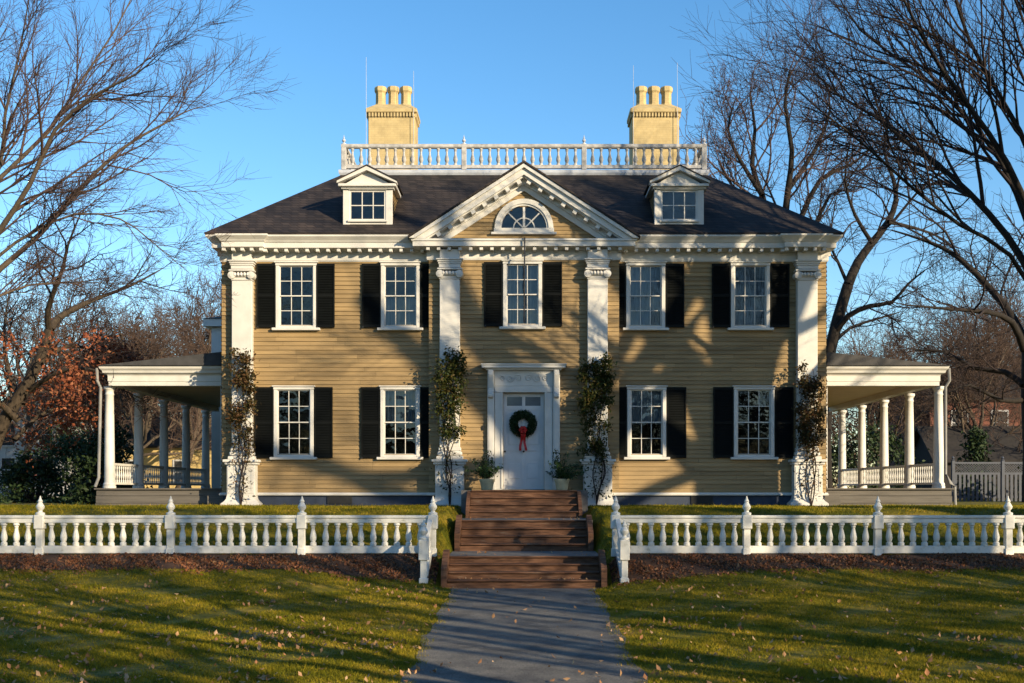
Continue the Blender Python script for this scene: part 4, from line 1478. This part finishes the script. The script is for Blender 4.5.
class Tree:
    def __init__(s, seed, nch=(9, 8, 7, 5), ratio=(.55, .5, .5, .45), ang=(38, 45, 48, 50), wander=.16, up=.10, rmin=.006, maxlev=4, crook=1.0, cone=None):
        s.r = np.random.default_rng(seed)
        s.lev = {}
        s.nch, s.ratio, s.ang, s.w, s.up, s.rmin, s.maxlev, s.crook = nch, ratio, ang, wander, up, rmin, maxlev, crook

    def grow(s, p, d, L, r0, r1, n, lev):
        pts = np.empty((n + 1, 3)); pts[0] = p
        d = d / np.linalg.norm(d)
        st = L / n
        w = s.w * s.crook
        nz = s.r.normal(size=(n, 3)) * w
        for i in range(n):
            d = d + nz[i]
            d[2] += s.up * (.5 if lev > 2 else 1)
            d = d / np.linalg.norm(d)
            pts[i + 1] = pts[i] + d * st
        return pts, np.linspace(r0, r1, n + 1)

    def add(s, pts, rad, lev):
        s.lev.setdefault(lev, []).append((pts, rad))
        if lev >= s.maxlev: return
        k = lev
        L = float(np.sum(np.linalg.norm(np.diff(pts, axis=0), axis=1)))
        n = s.nch[min(k, len(s.nch) - 1)]
        t0 = .25 if lev else .45
        m = len(pts) - 1
        n = max(2, int(n * s.r.uniform(.8, 1.2)))
        for j in range(n):
            t = t0 + (1 - t0) * (j + s.r.uniform(.1, .9)) / n
            if j == n - 1: t = 1.0
            x = t * m; i = min(int(x), m - 1); fr = x - i
            p = pts[i] * (1 - fr) + pts[i + 1] * fr
            tan_ = pts[i + 1] - pts[i]; tan_ = tan_ / np.linalg.norm(tan_)
            ax = np.cross(tan_, s.r.normal(size=3)); ax /= np.linalg.norm(ax)
            a = radians(s.ang[min(k, len(s.ang) - 1)]) * s.r.uniform(.6, 1.3)
            if t == 1.0: a *= .4
            d = rot_about(tan_, ax, a)
            rr = rad[i] * (1 - fr) + rad[i + 1] * fr
            cl = L * s.ratio[min(k, len(s.ratio) - 1)] * s.r.uniform(.6, 1.35) * (1.2 - .45 * t)
            cr = max(min(rr * .7, .005 + cl * .0125), s.rmin)
            seg = {0: 8, 1: 7, 2: 5, 3: 4}.get(lev, 3)
            q, rd = s.grow(p, d, cl, cr, max(cr * .28, s.rmin * .6), seg, lev + 1)
            s.add(q, rd, lev + 1)

    def limb(s, pts, r0, r1, lev=1, dens=2):
        """a given main limb, smoothed"""
        pts = np.array(pts, float)
        t = np.linspace(0, len(pts) - 1, (len(pts) - 1) * dens + 1)
        # Catmull-Rom
        P = np.vstack([2 * pts[0] - pts[1], pts, 2 * pts[-1] - pts[-2]])
        out = []
        for u in t:
            i = min(int(u), len(pts) - 2); f = u - i
            a, b, c, d = P[i], P[i + 1], P[i + 2], P[i + 3]
            out.append(.5 * ((2 * b) + (c - a) * f + (2 * a - 5 * b + 4 * c - d) * f * f + (3 * b - a - 3 * c + d) * f ** 3))
        out = np.array(out)
        s.add(out, np.linspace(r0, r1, len(out)), lev)

    def meshes(s, split=2, sides=(10, 8, 6, 4, 3, 3)):
        res = []
        for lo_, hi_ in ((0, split), (split, 99)):
            VV, FF, nv = [], [], 0
            for lev in sorted(s.lev):
                if not (lo_ <= lev < hi_): continue
                k = sides[min(lev, len(sides) - 1)]
                byn = {}
                for p, r in s.lev[lev]: byn.setdefault(len(p), []).append((p, r))
                for n, lst in byn.items():
                    P = np.array([a for a, _ in lst]); Rr = np.array([b for _, b in lst])
                    T = np.empty_like(P)
                    T[:, 1:-1] = P[:, 2:] - P[:, :-2]; T[:, 0] = P[:, 1] - P[:, 0]; T[:, -1] = P[:, -1] - P[:, -2]
                    T /= np.linalg.norm(T, axis=2, keepdims=True) + 1e-9
                    mt = T.mean(1); ref = np.where(np.abs(mt[:, 2:3]) < .8, np.array([[0, 0, 1.]]), np.array([[1., 0, 0]]))[:, None, :]
                    A = np.cross(T, ref); A /= np.linalg.norm(A, axis=2, keepdims=True) + 1e-9
                    B = np.cross(T, A)
                    th = np.arange(k) * 2 * pi / k
                    ring = P[:, :, None, :] + Rr[:, :, None, None] * (A[:, :, None, :] * np.cos(th)[None, None, :, None] + B[:, :, None, :] * np.sin(th)[None, None, :, None])
                    nb = len(lst)
                    VV.append(ring.reshape(-1, 3))
                    I = np.arange(nb * n * k).reshape(nb, n, k) + nv
                    J = np.roll(I, -1, axis=2)
                    FF.append(np.stack([I[:, :-1], J[:, :-1], J[:, 1:], I[:, 1:]], -1).reshape(-1))
                    nv += nb * n * k
            res.append((np.concatenate(VV), np.concatenate(FF)) if VV else None)
        return res

    def tips(s, lev): return np.array([p[-1] for p, _ in s.lev.get(lev, [])])


def tree_obj(T, loc, label, bark, twig, name='bare_tree', group=None):
    """loc: base of the trunk in world space; T in local coordinates"""
    root = thing(name, label, 'tree', loc, group)
    a, b = T.meshes()
    for nm, d, m in (('trunk', a, bark), ('crown', b, twig)):
        if d is None: continue
        o = bpy.data.objects.new(nm, np_mesh(nm, d[0], 4, d[1], m, True))
        COL.objects.link(o); o.parent = root
    return root


def copy_tree(root, loc, rotz, scale, label, group=None):
    r = root.copy(); COL.objects.link(r)
    r.location = loc; r.rotation_euler = (0, 0, rotz); r.scale = (scale,) * 3
    r['label'] = label
    if group: r['group'] = group
    elif 'group' in r: del r['group']
    for ch in list(root.children):
        c = ch.copy(); COL.objects.link(c); c.parent = r
    return r


def w3(px, py, D): return np.array([(px - 524) * D / F, CAMY + D, EYE + (490 - py) * D / F])


def generic(seed, H, r, nl=9, spread=40, **kw):
    T = Tree(seed, **kw)
    p, rad = T.grow(np.zeros(3), np.array([0, 0, 1.]), H * .42, r, r * .62, 8, 0)
    rad[0] *= 1.35
    T.lev.setdefault(0, []).append((p, rad))
    rg = T.r
    for j in range(nl):
        t = .5 + .5 * (j + .5) / nl
        i = min(int(t * 8), 7)
        q = p[i] + (p[i + 1] - p[i]) * (t * 8 - i)
        az = j * 2.4 + rg.uniform(-.4, .4)
        a = radians(spread) * rg.uniform(.5, 1.25) * (1.25 - .75 * (t - .5) * 2)
        d = np.array([sin(a) * cos(az), sin(a) * sin(az), cos(a)])
        L = H * .55 * rg.uniform(.75, 1.1)
        q2, r2 = T.grow(q, d, L, r * .48 * rg.uniform(.7, 1.1), .03, 10, 1)
        T.add(q2, r2, 1)
    return T


# big tree right of the frame: its limbs reach over the house front, its shadow falls on the facade
DR = 30.0
base = np.array([13.9, CAMY + DR, 1.68])
def limbs_px(T, base, lst, D, k=1.0):
    for pts, r0, r1, dd in lst:
        n = len(pts)
        T.limb([w3(a, b, D + dd * i / max(n - 1, 1)) - base for i, (a, b) in enumerate(pts)], r0 * k, r1 * k, 1 if r0 > .06 else 2)


T = Tree(101, nch=(8, 17, 11, 6), ratio=(.5, .30, .46, .5), ang=(38, 30, 36, 40), wander=.07, up=.03, rmin=.0045)
T.lev.setdefault(0, []).append((np.array([[0, 0, -.1], [0, .05, 1.2], [-.05, 0, 2.6], [0, 0, 4.2], [.1, 0, 5.6]]), np.array([.60, .44, .38, .32, .20])))
limbs_px(T, base, [
    ([(1052, 330), (1024, 262), (989, 214), (949, 174), (914, 149), (879, 119), (839, 95), (790, 48)], .24, .03, 2),
    ([(1054, 300), (1024, 199), (989, 134), (939, 65), (904, 0), (880, -60)], .22, .03, -3),
    ([(1052, 310), (1030, 230), (1000, 160), (960, 110), (915, 70), (860, 30), (830, -20)], .20, .03, 4),
    ([(1056, 290), (1036, 170), (1002, 100), (969, 40), (950, -20), (930, -80)], .20, .03, -2),
    ([(1054, 330), (1010, 255), (960, 225), (915, 190), (870, 150), (830, 118), (800, 105)], .14, .02, -4),
    ([(1060, 280), (1056, 150), (1035, 50), (1015, -30), (990, -110)], .22, .03, 2),
    ([(1064, 290), (1085, 150), (1100, 30), (1120, -90)], .24, .03, -2),
    ([(1064, 300), (1130, 180), (1180, 80), (1230, -20)], .24, .03, 3),
    ([(1062, 310), (1110, 230), (1190, 170), (1280, 110)], .22, .03, -4),
], DR, .46)
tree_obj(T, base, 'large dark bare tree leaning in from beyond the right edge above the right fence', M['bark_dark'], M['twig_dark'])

# big tree left of the frame
DL_ = 29.0
base = np.array([-15.4, CAMY + DL_, 1.62])
T = Tree(102, nch=(8, 17, 11, 7), ratio=(.5, .23, .46, .5), ang=(38, 30, 36, 40), wander=.07, up=.035, rmin=.0045)
T.lev.setdefault(0, []).append((np.array([[0, 0, -.1], [0, .05, 1.2], [.05, 0, 2.4], [.1, 0, 3.6], [.1, 0, 4.8]]), np.array([.58, .42, .36, .30, .20])))
limbs_px(T, base, [
    ([(-75, 320), (-30, 295), (0, 269), (40, 234), (75, 194), (120, 150), (160, 126), (185, 112), (203, 106)], .19, .015, 2),
    ([(-80, 310), (-30, 270), (0, 230), (30, 184), (55, 130), (95, 95), (135, 75), (158, 55)], .18, .02, -3),
    ([(-85, 300), (-35, 230), (0, 165), (5, 115), (20, 50), (32, -20)], .16, .02, -2),
    ([(-80, 300), (-40, 225), (0, 178), (50, 130), (75, 90), (115, 30), (140, -20)], .16, .02, 4),
    ([(-60, 310), (0, 255), (30, 234), (75, 214), (120, 219), (150, 240), (188, 272)], .10, .012, 1),
    ([(107, 165), (150, 175), (185, 192), (225, 187)], .045, .008, 1),
    ([(-60, 320), (-10, 300), (30, 285), (80, 282), (130, 285)], .09, .012, 3),
    ([(-85, 290), (-60, 180), (-40, 80), (-25, -20)], .2, .03, 0),
    ([(-90, 300), (-150, 180), (-190, 80)], .22, .03, 2),
], DL_, .50)
tree_obj(T, base, 'large bare tree with long sweeping limbs entering from beyond the left edge', M['bark'], M['twig'])

# dark crooked tree behind the right porch
DT = 54.0
b3 = w3(824, 505, DT); b3[2] = 1.65
T = Tree(103, nch=(8, 9, 8, 6), ratio=(.5, .45, .5, .5), ang=(40, 46, 48, 50), wander=.2, up=.02, rmin=.011, crook=1.0)
T.lev.setdefault(0, []).append((np.array([w3(a, b, DT) - b3 for a, b in ((824, 507), (824, 440), (827, 390), (830, 350), (838, 318), (848, 285))]), np.array([.42, .32, .29, .28, .27, .25])))
limbs_px(T, b3, [
    ([(848, 285), (858, 262), (872, 243), (888, 222), (896, 200), (893, 178), (884, 150), (890, 110)], .30, .05, 2),
    ([(834, 335), (848, 316), (870, 306), (892, 302), (908, 284), (925, 270)], .20, .04, -3),
    ([(832, 345), (850, 328), (880, 318), (900, 312)], .13, .03, 3),
    ([(848, 285), (838, 262), (830, 240), (836, 200)], .12, .03, 2),
    ([(872, 243), (855, 215), (845, 180), (850, 140)], .13, .03, -2),
    ([(888, 222), (915, 228), (945, 240), (965, 262)], .12, .02, 3),
    ([(828, 370), (812, 340), (800, 300)], .1, .02, 2),
], DT, .8)
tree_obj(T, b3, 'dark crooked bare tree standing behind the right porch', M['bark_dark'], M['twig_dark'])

# round crowned tree behind the house, over the right end of the roof
D4 = 60.0
b4 = w3(772, 505, D4); b4[2] = 1.65
T = Tree(104, nch=(8, 10, 9, 6), ratio=(.5, .42, .45, .5), ang=(40, 40, 45, 48), wander=.15, up=.07, rmin=.012)
T.lev.setdefault(0, []).append((np.array([w3(a, b, D4) - b4 for a, b in ((772, 507), (772, 400), (770, 320), (771, 260))]), np.array([.6, .48, .44, .42])))
limbs_px(T, b4, [
    ([(771, 270), (768, 225), (762, 195), (752, 165), (755, 130), (750, 95)], .24, .05, 2),
    ([(771, 270), (782, 235), (788, 190), (792, 150), (785, 105), (790, 70)], .24, .05, -2),
    ([(770, 280), (758, 230), (742, 200), (725, 175), (718, 160)], .15, .03, 3),
    ([(772, 280), (800, 220), (820, 180), (850, 165), (870, 150)], .2, .04, 2),
    ([(772, 290), (810, 235), (830, 195), (852, 190)], .15, .03, -3),
    ([(762, 195), (740, 160), (728, 130), (735, 100)], .14, .03, 1),
    ([(788, 190), (815, 150), (830, 110), (825, 80)], .14, .03, 2),
    ([(770, 300), (750, 240), (725, 195), (708, 190)], .13, .03, -2),
], D4)
tree_obj(T, b4, 'reddish bare tree with a rounded crown rising behind the right end of the roof', M['bark_dark'], M['twig'])

# tree at the right edge behind the porch
D5 = 47.0
b5 = w3(1036, 508, D5); b5[2] = 1.65
T = Tree(105, nch=(8, 10, 8, 5), ratio=(.5, .42, .5, .5), ang=(40, 44, 46, 48), wander=.16, up=.0, rmin=.009)
T.lev.setdefault(0, []).append((np.array([w3(a, b, D5) - b5 for a, b in ((1036, 510), (1034, 450), (1031, 400), (1031, 350), (1036, 320))]), np.array([.55, .42, .38, .36, .32])))
limbs_px(T, b5, [
    ([(1026, 345), (1010, 314), (994, 293), (958, 257), (926, 241), (891, 230)], .22, .03, 3),
    ([(1024, 350), (1012, 322), (987, 312), (949, 309), (905, 305)], .16, .03, -3),
    ([(1023, 385), (1005, 372), (975, 368), (945, 352), (915, 350)], .14, .03, 2),
    ([(1023, 400), (1000, 400), (970, 385), (950, 392)], .12, .02, -2),
    ([(1030, 320), (1040, 250), (1035, 180)], .25, .04, 2),
    ([(1028, 340), (1060, 290), (1100, 240)], .2, .03, 2),
], D5)
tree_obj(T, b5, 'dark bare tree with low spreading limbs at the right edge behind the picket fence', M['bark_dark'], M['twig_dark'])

# oak keeping its red leaves, left
D6 = 40.0
b6 = w3(28, 508, D6); b6[2] = 1.65
T = Tree(106, nch=(8, 9, 8, 5), ratio=(.5, .45, .5, .5), ang=(42, 48, 50, 50), wander=.19, up=.02, rmin=.009, crook=1.1)
T.lev.setdefault(0, []).append((np.array([w3(a, b, D6) - b6 for a, b in ((-22, 508), (-12, 460), (4, 420), (27, 385), (42, 355), (50, 330))]) , np.array([.40, .26, .22, .20, .20, .18])))
limbs_px(T, b6, [
    ([(50, 330), (58, 318), (82, 305), (98, 298), (130, 286), (160, 270)], .2, .03, 3),
    ([(49, 330), (48, 310), (56, 286), (63, 268), (68, 245), (80, 215)], .16, .03, -3),
    ([(30, 390), (52, 375), (80, 368), (105, 375), (125, 390)], .14, .02, -2),
    ([(14, 440), (40, 415), (70, 405), (95, 410)], .12, .02, 3),
    ([(22, 405), (8, 370), (4, 330), (10, 290)], .16, .03, 2),
    ([(18, 420), (-15, 390), (-50, 370)], .18, .03, -2),
    ([(40, 360), (70, 345), (95, 350), (112, 340)], .12, .02, 3),
], D6, .75)
oak = tree_obj(T, b6, 'crooked oak with clinging rust red leaves beside the left porch', M['bark_oak'], M['twig_dark'], 'oak_tree')
tp = np.concatenate([T.tips(2), T.tips(3), T.tips(4)])
tp = tp + np.array(b6)
pyv = 490 - (tp[:, 2] - EYE) * F / (tp[:, 1] - CAMY)
rg = np.random.default_rng(77)
kp = (pyv > 335) & (tp[:, 0] < -14.3) & (rg.uniform(0, 1, len(tp)) < .9)
tp = tp[kp]
tp = np.repeat(tp, 9, axis=0) + rg.normal(size=(len(tp) * 9, 3)) * .22
leaf_object('foliage', tp, rg.uniform(.05, .10, len(tp)), M['oakleaf'], oak, 78, aspect=.55)

# background trees ---------------------------------------------------------
gA = generic(201, 16, .30, 13, 42, nch=(8, 10, 9, 6), ratio=(.5, .45, .48, .5), wander=.16, up=.06, rmin=.014)
gB = generic(202, 14, .28, 14, 52, nch=(8, 10, 9, 6), ratio=(.5, .48, .5, .5), ang=(42, 48, 50, 52), wander=.2, up=.02, rmin=.014)
bgs = [(176, 78, 1.0, 'A', 'slim upright bare tree beyond the left porch roof'),
       (128, 70, .85, 'B', 'bushy bare brown tree just left of the left porch roof'),
       (70, 82, 1.0, 'B', 'brown bare tree beyond the oak, behind the white house'),
       (14, 74, .95, 'A', 'tall bare tree at the far left edge behind the oak'),
       (205, 92, 1.05, 'B', 'distant bare tree beside the left corner of the mansion'),
       (152, 100, 1.0, 'A', 'distant bare tree seen through the left porch'),
       (100, 105, 1.05, 'B', 'farthest bare tree behind the yellow carriage house'),
       (885, 78, .9, 'B', 'bare tree seen between the right porch columns'),
       (945, 84, 1.0, 'A', 'bare tree rising behind the brick house'),
       (985, 66, .75, 'B', 'small dark bare tree in front of the brick house'),
       (920, 104, 1.0, 'B', 'distant bare tree behind the right porch'),
       (1040, 92, 1.1, 'A', 'tall bare tree at the far right beyond the hedge')]
protos = {}
RB = random.Random(4)
for px_, D, k, kind, lab in bgs:
    loc = ((px_ - 524) * D / F, CAMY + D, 1.65)
    if kind not in protos:
        protos[kind] = tree_obj(gA if kind == 'A' else gB, loc, lab, M['bark'], M['twig_bg'], group='bare trees behind the house')
        protos[kind].scale = (k,) * 3
    else:
        copy_tree(protos[kind], loc, RB.uniform(0, 6), k, lab, 'bare trees behind the house')

# street trees beyond the camera's right: they throw the long shadows on lawn and facade
gT = generic(204, 20, .42, 7, 32, nch=(8, 6, 5, 4), ratio=(.5, .42, .45, .5), wander=.12, up=.10, rmin=.02)
sa, ca = sin(radians(SUN_AZ)), cos(radians(SUN_AZ))
first = {}
# distance towards the sun, offset across it, size, kind
te = tan(radians(SUN_EL))
# the tree whose trunk and forked limbs fall on the right half of the facade
tb = 21.0
bV = np.array([6.2 + sa * tb, -ca * tb, 0.0]); bV[2] = float(ground_z(bV[0], bV[1])) - .05
def onfac(cx, cz, dt=0):      # the point on the ray from facade position (cx, cz) to the sun, near the tree
    t = tb + dt
    return np.array([cx + sa * t, -ca * t, cz + te * t]) - bV
T = Tree(210, nch=(8, 3, 3, 2), ratio=(.5, .30, .4, .4), ang=(40, 42, 45, 48), wander=.12, up=.04, rmin=.04, maxlev=3)
T.lev.setdefault(0, []).append((np.array([[0, 0, 0], [0, 0, 2], [.1, 0, 6], [-.1, 0, 10], list(onfac(6.2, 4.2))]), np.array([.9, .72, .64, .6, .58])))
for pts, r0, r1, dt in [
    ([(6.2, 3.6), (5.5, 5.3), (4.6, 6.6), (3.6, 7.7), (2.3, 9.2), (1, 11)], .34, .12, 2),
    ([(6.2, 3.8), (6.4, 5.6), (6.3, 7.4), (5.7, 9.2), (5.4, 11.5), (5.0, 14)], .34, .12, -2),
    ([(6.3, 4.0), (7.1, 5.4), (7.7, 6.9), (8.4, 8.6), (9.2, 11), (9.6, 14)], .30, .10, 1),
    ([(6.3, 3.4), (7.6, 4.4), (8.8, 5.6), (10.2, 6.6), (11.5, 8.4)], .24, .08, -3),
    ([(6.1, 2.2), (4.8, 3.6), (3.2, 4.6), (1.6, 5.2), (0, 6.4), (-2, 7.4)], .24, .08, 3),
    ([(5.5, 5.3), (4.2, 5.6), (2.8, 6.2), (1.2, 7.6)], .18, .06, -1),
    ([(6.4, 5.6), (7.2, 7.8), (7.4, 10), (7.2, 13)], .2, .06, 2),
    ([(6.3, 2.6), (7.8, 3.5), (9.4, 3.9), (11, 5.0)], .18, .07, 2),
    ([(7.7, 6.9), (8.9, 7.4), (10.2, 8.6)], .16, .06, -1),
]:
    n = len(pts)
    T.limb([onfac(a, b, dt * i / (n - 1)) for i, (a, b) in enumerate(pts)], r0 * 1.5, r1 * 1.6, 1)
vt = tree_obj(T, bV, 'broad forked bare street tree standing out of the picture to the right of the viewer', M['bark_dark'], M['twig_dark'])
vx, vt_ = -5.6, 9.0
vl = (bV[0] + vx + sa * vt_, bV[1] - ca * vt_, 0.0)
vl = (vl[0], vl[1], float(ground_z(vl[0], vl[1])) - .05)
copy_tree(vt, vl, .9, 1.08, 'second broad forked bare street tree, farther from the house, standing out of the picture')
sp = [(40, -13.5, .95, 'T'), (43, -4.2, 1.0, 'T'), (44, -18.5, 1.0, 'T'), (26, -15.5, .8, 'T'), (31, -10.2, .85, 'T'), (35, -19, .9, 'T'), (64, -7, 1.1, 'T'), (58, -3.5, 1.1, 'T'), (70, -1.2, 1.15, 'T')]
for i, (t, q, k, kind) in enumerate(sp):
    x, yy = sa * t + ca * q, -ca * t + sa * q
    loc = (x, yy, float(ground_z(x, yy)) - .05)
    lab = 'thin bare street tree standing out of the picture to the right of the viewer'
    grp = 'thin street trees out of the picture'
    if kind not in first:
        first[kind] = tree_obj(gT, loc, lab, M['bark_dark'], M['twig_dark'], group=grp)
        first[kind].scale = (k,) * 3
    else:
        copy_tree(first[kind], loc, i * 1.7, k, lab, grp)


# ------------------------------------------------------------------ background buildings and shrubs
def simple_house(name, lab, x0, x1, y0, y1, z0, ze, zr, wallm, roofm, wins, gable_x=True):
    h = thing(name, lab, 'house', ((x0 + x1) / 2, (y0 + y1) / 2, z0))
    mb = MB(); mb.box(x0, x1, y0, y1, z0, ze)
    if gable_x:
        ym = (y0 + y1) / 2
        mb.prism_x([(y0, ze), (y1, ze), (ym, zr)], x0 + .01, x1 - .01)
    else:
        xm = (x0 + x1) / 2
        mb.prism_y([(x0, ze), (x1, ze), (xm, zr)], y0 + .01, y1 - .01)
    wl = mb.build('wall', wallm, h)
    mb = MB()
    o = .35
    if gable_x:
        ym = (y0 + y1) / 2; sl = (zr - ze) / (ym - y0)
        for a, b in ((y0 - o, ym), (y1 + o, ym)):
            za = ze - o * sl + .05
            vs = [(x0 - o, a, za), (x1 + o, a, za), (x1 + o, b, zr + .05), (x0 - o, b, zr + .05)]
            mb.add(vs + [(p[0], p[1], p[2] + .15) for p in vs], [(0, 1, 2, 3), (4, 7, 6, 5), (0, 4, 5, 1), (1, 5, 6, 2), (2, 6, 7, 3), (3, 7, 4, 0)])
    else:
        xm = (x0 + x1) / 2; sl = (zr - ze) / (xm - x0)
        for a, b in ((x0 - o, xm), (x1 + o, xm)):
            za = ze - o * sl + .05
            vs = [(a, y0 - o, za), (a, y1 + o, za), (b, y1 + o, zr + .05), (b, y0 - o, zr + .05)]
            mb.add(vs + [(p[0], p[1], p[2] + .15) for p in vs], [(0, 1, 2, 3), (4, 7, 6, 5), (0, 4, 5, 1), (1, 5, 6, 2), (2, 6, 7, 3), (3, 7, 4, 0)])
    mb.build('roof', roofm, h)
    for wx, wz, ww, wh in wins:
        mb = MB()
        mb.box(wx - ww / 2 - .1, wx - ww / 2, y0 - .06, y0 + .02, wz, wz + wh); mb.box(wx + ww / 2, wx + ww / 2 + .1, y0 - .06, y0 + .02, wz, wz + wh)
        mb.box(wx - ww / 2 - .1, wx + ww / 2 + .1, y0 - .06, y0 + .02, wz + wh, wz + wh + .12); mb.box(wx - ww / 2 - .14, wx + ww / 2 + .14, y0 - .1, y0 + .02, wz - .1, wz)
        mb.box(wx - ww / 2, wx + ww / 2, y0 - .03, y0 + .02, wz + wh / 2 - .03, wz + wh / 2 + .03)
        w = mb.build('window', M['farwhite'], h)
        mb = MB(); mb.box(wx - ww / 2, wx + ww / 2, y0 - .012, y0 - .004, wz, wz + wh); mb.build('pane', M['vent'], w)


simple_house('carriage_house', 'pale yellow carriage house with dark roof behind the left porch', -31, -22.6, 48, 56, 1.6, 5.4, 7.6, M['cream_wall'], M['dark_roof'], [(-28.5, 2.7, 1, 1.6), (-25, 2.7, 1, 1.6)])
simple_house('white_house', 'white two storey house half hidden behind the red leaved oak', -37, -31.5, 44, 54, 1.6, 7.4, 9.6, M['farwhite'], M['dark_roof'], [(-35.8, 2.8, .9, 1.6), (-33.2, 2.8, .9, 1.6), (-35.8, 5.3, .9, 1.5), (-33.2, 5.3, .9, 1.5)], False)
simple_house('brick_house', 'red brick house behind the bare trees at the right edge', 27.5, 40, 42, 52, 1.6, 8.4, 10.8, M['brick'], M['dark_roof'], [(29.5, 6.0, 1, 1.5), (32.2, 6.0, 1, 1.5), (35, 6.0, 1, 1.5), (30.5, 3, 1, 1.6), (34, 3, 1, 1.6)])
simple_house('garden_shed', 'low dark shed with a blue grey roof beyond the picket fence', 22.4, 27.6, 26.5, 31, 1.6, 3.9, 5.6, M['dark_roof'], M['dark_roof'], [])  # the dark material carries the shade over the shed

pf = thing('picket_fence', 'pale picket fence with lattice top beyond the right porch', 'fence', (21.5, 15, 1.65))
for nm, a, b in (('bottom_rail', 1.85, 1.95), ('top_rail', 2.88, 2.98)):
    mb = MB(); mb.box(19.0, 25.5, 15.0, 15.06, a, b); mb.build(nm, M['shadefence'], pf)
mb = MB()
for i in range(34):
    x = 19.05 + i * .19
    mb.prism_y([(x, 1.7), (x + .11, 1.7), (x + .11, 2.88), (x, 2.88)], 14.96, 14.985)
mb.build('picket', M['shadefence'], pf)
mb = MB()
mb.box(19.0, 25.5, 14.99, 15.03, 3.36, 3.44)
for i in range(60):
    for sg in (-1, 1):
        x = 18.8 + i * .115
        a, b = (x, x + .4) if sg > 0 else (x + .4, x)
        if min(a, b) < 19 or max(a, b) > 25.5: continue
        mb.add([(a - .015, 14.99 + sg * .006, 2.98), (a + .015, 14.99 + sg * .006, 2.98), (b + .015, 14.99 + sg * .006, 3.36), (b - .015, 14.99 + sg * .006, 3.36)], [(0, 1, 2, 3)])
mb.build('lattice', M['shadefence'], pf)
for x in (19.0, 21.2, 23.4, 25.5):
    mb = MB(); mb.bbox(x - .07, x + .07, 14.95, 15.09, 1.6, 3.5, .01); mb.lathe([(.06, 3.5), (.09, 3.53), (.03, 3.56), (.07, 3.62), (.01, 3.7)], x, 15.02, 8); mb.build('post', M['shadefence'], pf)


def shrub(name, lab, cx, cy, r, h, n, matn, seed, cone=False, cat='shrub'):
    rg = np.random.default_rng(seed)
    s_ = thing(name, lab, cat, (cx, cy, 1.65))
    nc = 40
    u = rg.uniform(0, 1, nc); a = rg.uniform(0, 2 * pi, nc)
    rad = (1 - u if cone else np.sqrt(np.clip(1 - (u * 1.0) ** 2, .08, 1))) * r * np.sqrt(rg.uniform(.3, 1, nc))
    cc = np.stack([cx + rad * np.cos(a), cy + rad * np.sin(a), 1.65 + u * h * .92], -1)
    ci = rg.integers(0, nc, n)
    c = cc[ci] + rg.normal(size=(n, 3)) * np.array([.2, .2, .18]) * (r ** .5)
    c[:, 2] = np.maximum(c[:, 2], 1.7)
    leaf_object('foliage', c, rg.uniform(.06, .13, n), M[matn], s_, seed + 1, aspect=.5)
    mb = MB()
    for k in range(5):
        aa = k * 1.3
        mb.tube([(cx, cy, 1.6), (cx + .3 * r * cos(aa), cy + .3 * r * sin(aa), 1.65 + h * .35), (cx + .5 * r * cos(aa), cy + .5 * r * sin(aa), 1.65 + h * .65)], [.06, .04, .02], 6)
    mb.build('stem', M['twig_dark'], s_)


shrub('conifer', 'dark green cone shaped conifer in front of the garden shed', 21.6, 19, 1.1, 3.6, 2600, 'everg', 301, True, 'tree')
shrub('hedge_bush', 'dense dark green hedge bush at the right edge by the picket fence', 22.6, 11.5, 1.5, 2.0, 3000, 'everg', 303)
shrub('dark_bush', 'dark bush growing against the outer side of the left porch', -15.6, 6.5, 1.2, 2.4, 2400, 'everg', 305)
shrub('dark_bush', 'dark bush under the red leaved oak', -19.2, 9.0, 1.4, 1.9, 2400, 'everg', 307)
shrub('dark_bush', 'tall dark evergreen bush between the oak and the left porch', -17.5, 12.5, 1.3, 3.4, 2800, 'everg', 309)
shrub('dark_bush', 'broad evergreen bush seen behind the right porch railing', 17.0, 21.0, 2.6, 3.6, 4200, 'everg', 311)
shrub('dark_bush', 'tall evergreen bush beyond the inner end of the right porch', 13.5, 24.0, 2.4, 4.6, 4200, 'everg', 313)

shrub('dark_bush', 'low dark bush in front of the white house at the far left', -24.0, 26.0, 2.6, 3.4, 4200, 'everg', 315)
shrub('dark_bush', 'dark bush rising between the white house and the carriage house', -27.5, 33.0, 2.8, 4.4, 4200, 'everg', 317)
shrub('dark_bush', 'wide dark bush behind the picket fence lattice', 24.5, 17.5, 1.7, 2.7, 3000, 'everg', 319)
# far wooded mass closing the horizon, and the one across the street behind the viewer
rg = np.random.default_rng(400)
n = 120000
xx = rg.uniform(-130, 130, n)
top = 11.5 + 2.0 * np.sin(xx * .13) + 1.3 * np.sin(xx * .41 + 1)
u = rg.uniform(0, 1, n) ** .8
c = np.stack([xx, 95 + rg.uniform(-8, 8, n), 1.6 + u * top], -1)
M['farwood'] = leaf_mat('far_brown_wood', [(.045, .033, .024), (.07, .048, .034), (.09, .06, .04), (.06, .05, .03)], trans=0)
o = leaf_object('far_woods', c, rg.uniform(.15, .4, n), M['farwood'], None, 401, aspect=.3)
tag(o, 'brown leafless woods far behind the house', 'woods', None, 'stuff')

n = 110000
xx = rg.uniform(-140, 140, n)
top = 14.0 + 2.0 * np.sin(xx * .11) + 1.5 * np.sin(xx * .37 + 1)
u = rg.uniform(0, 1, n) ** .8
c = np.stack([xx, -112 + rg.uniform(-5, 5, n), -.5 + u * top], -1)
o = leaf_object('park_woods', c, rg.uniform(.25, .5, n), M['farwood'], None, 402, aspect=.5)
tag(o, 'leafless woods across the street behind the viewer', 'woods', None, 'stuff')
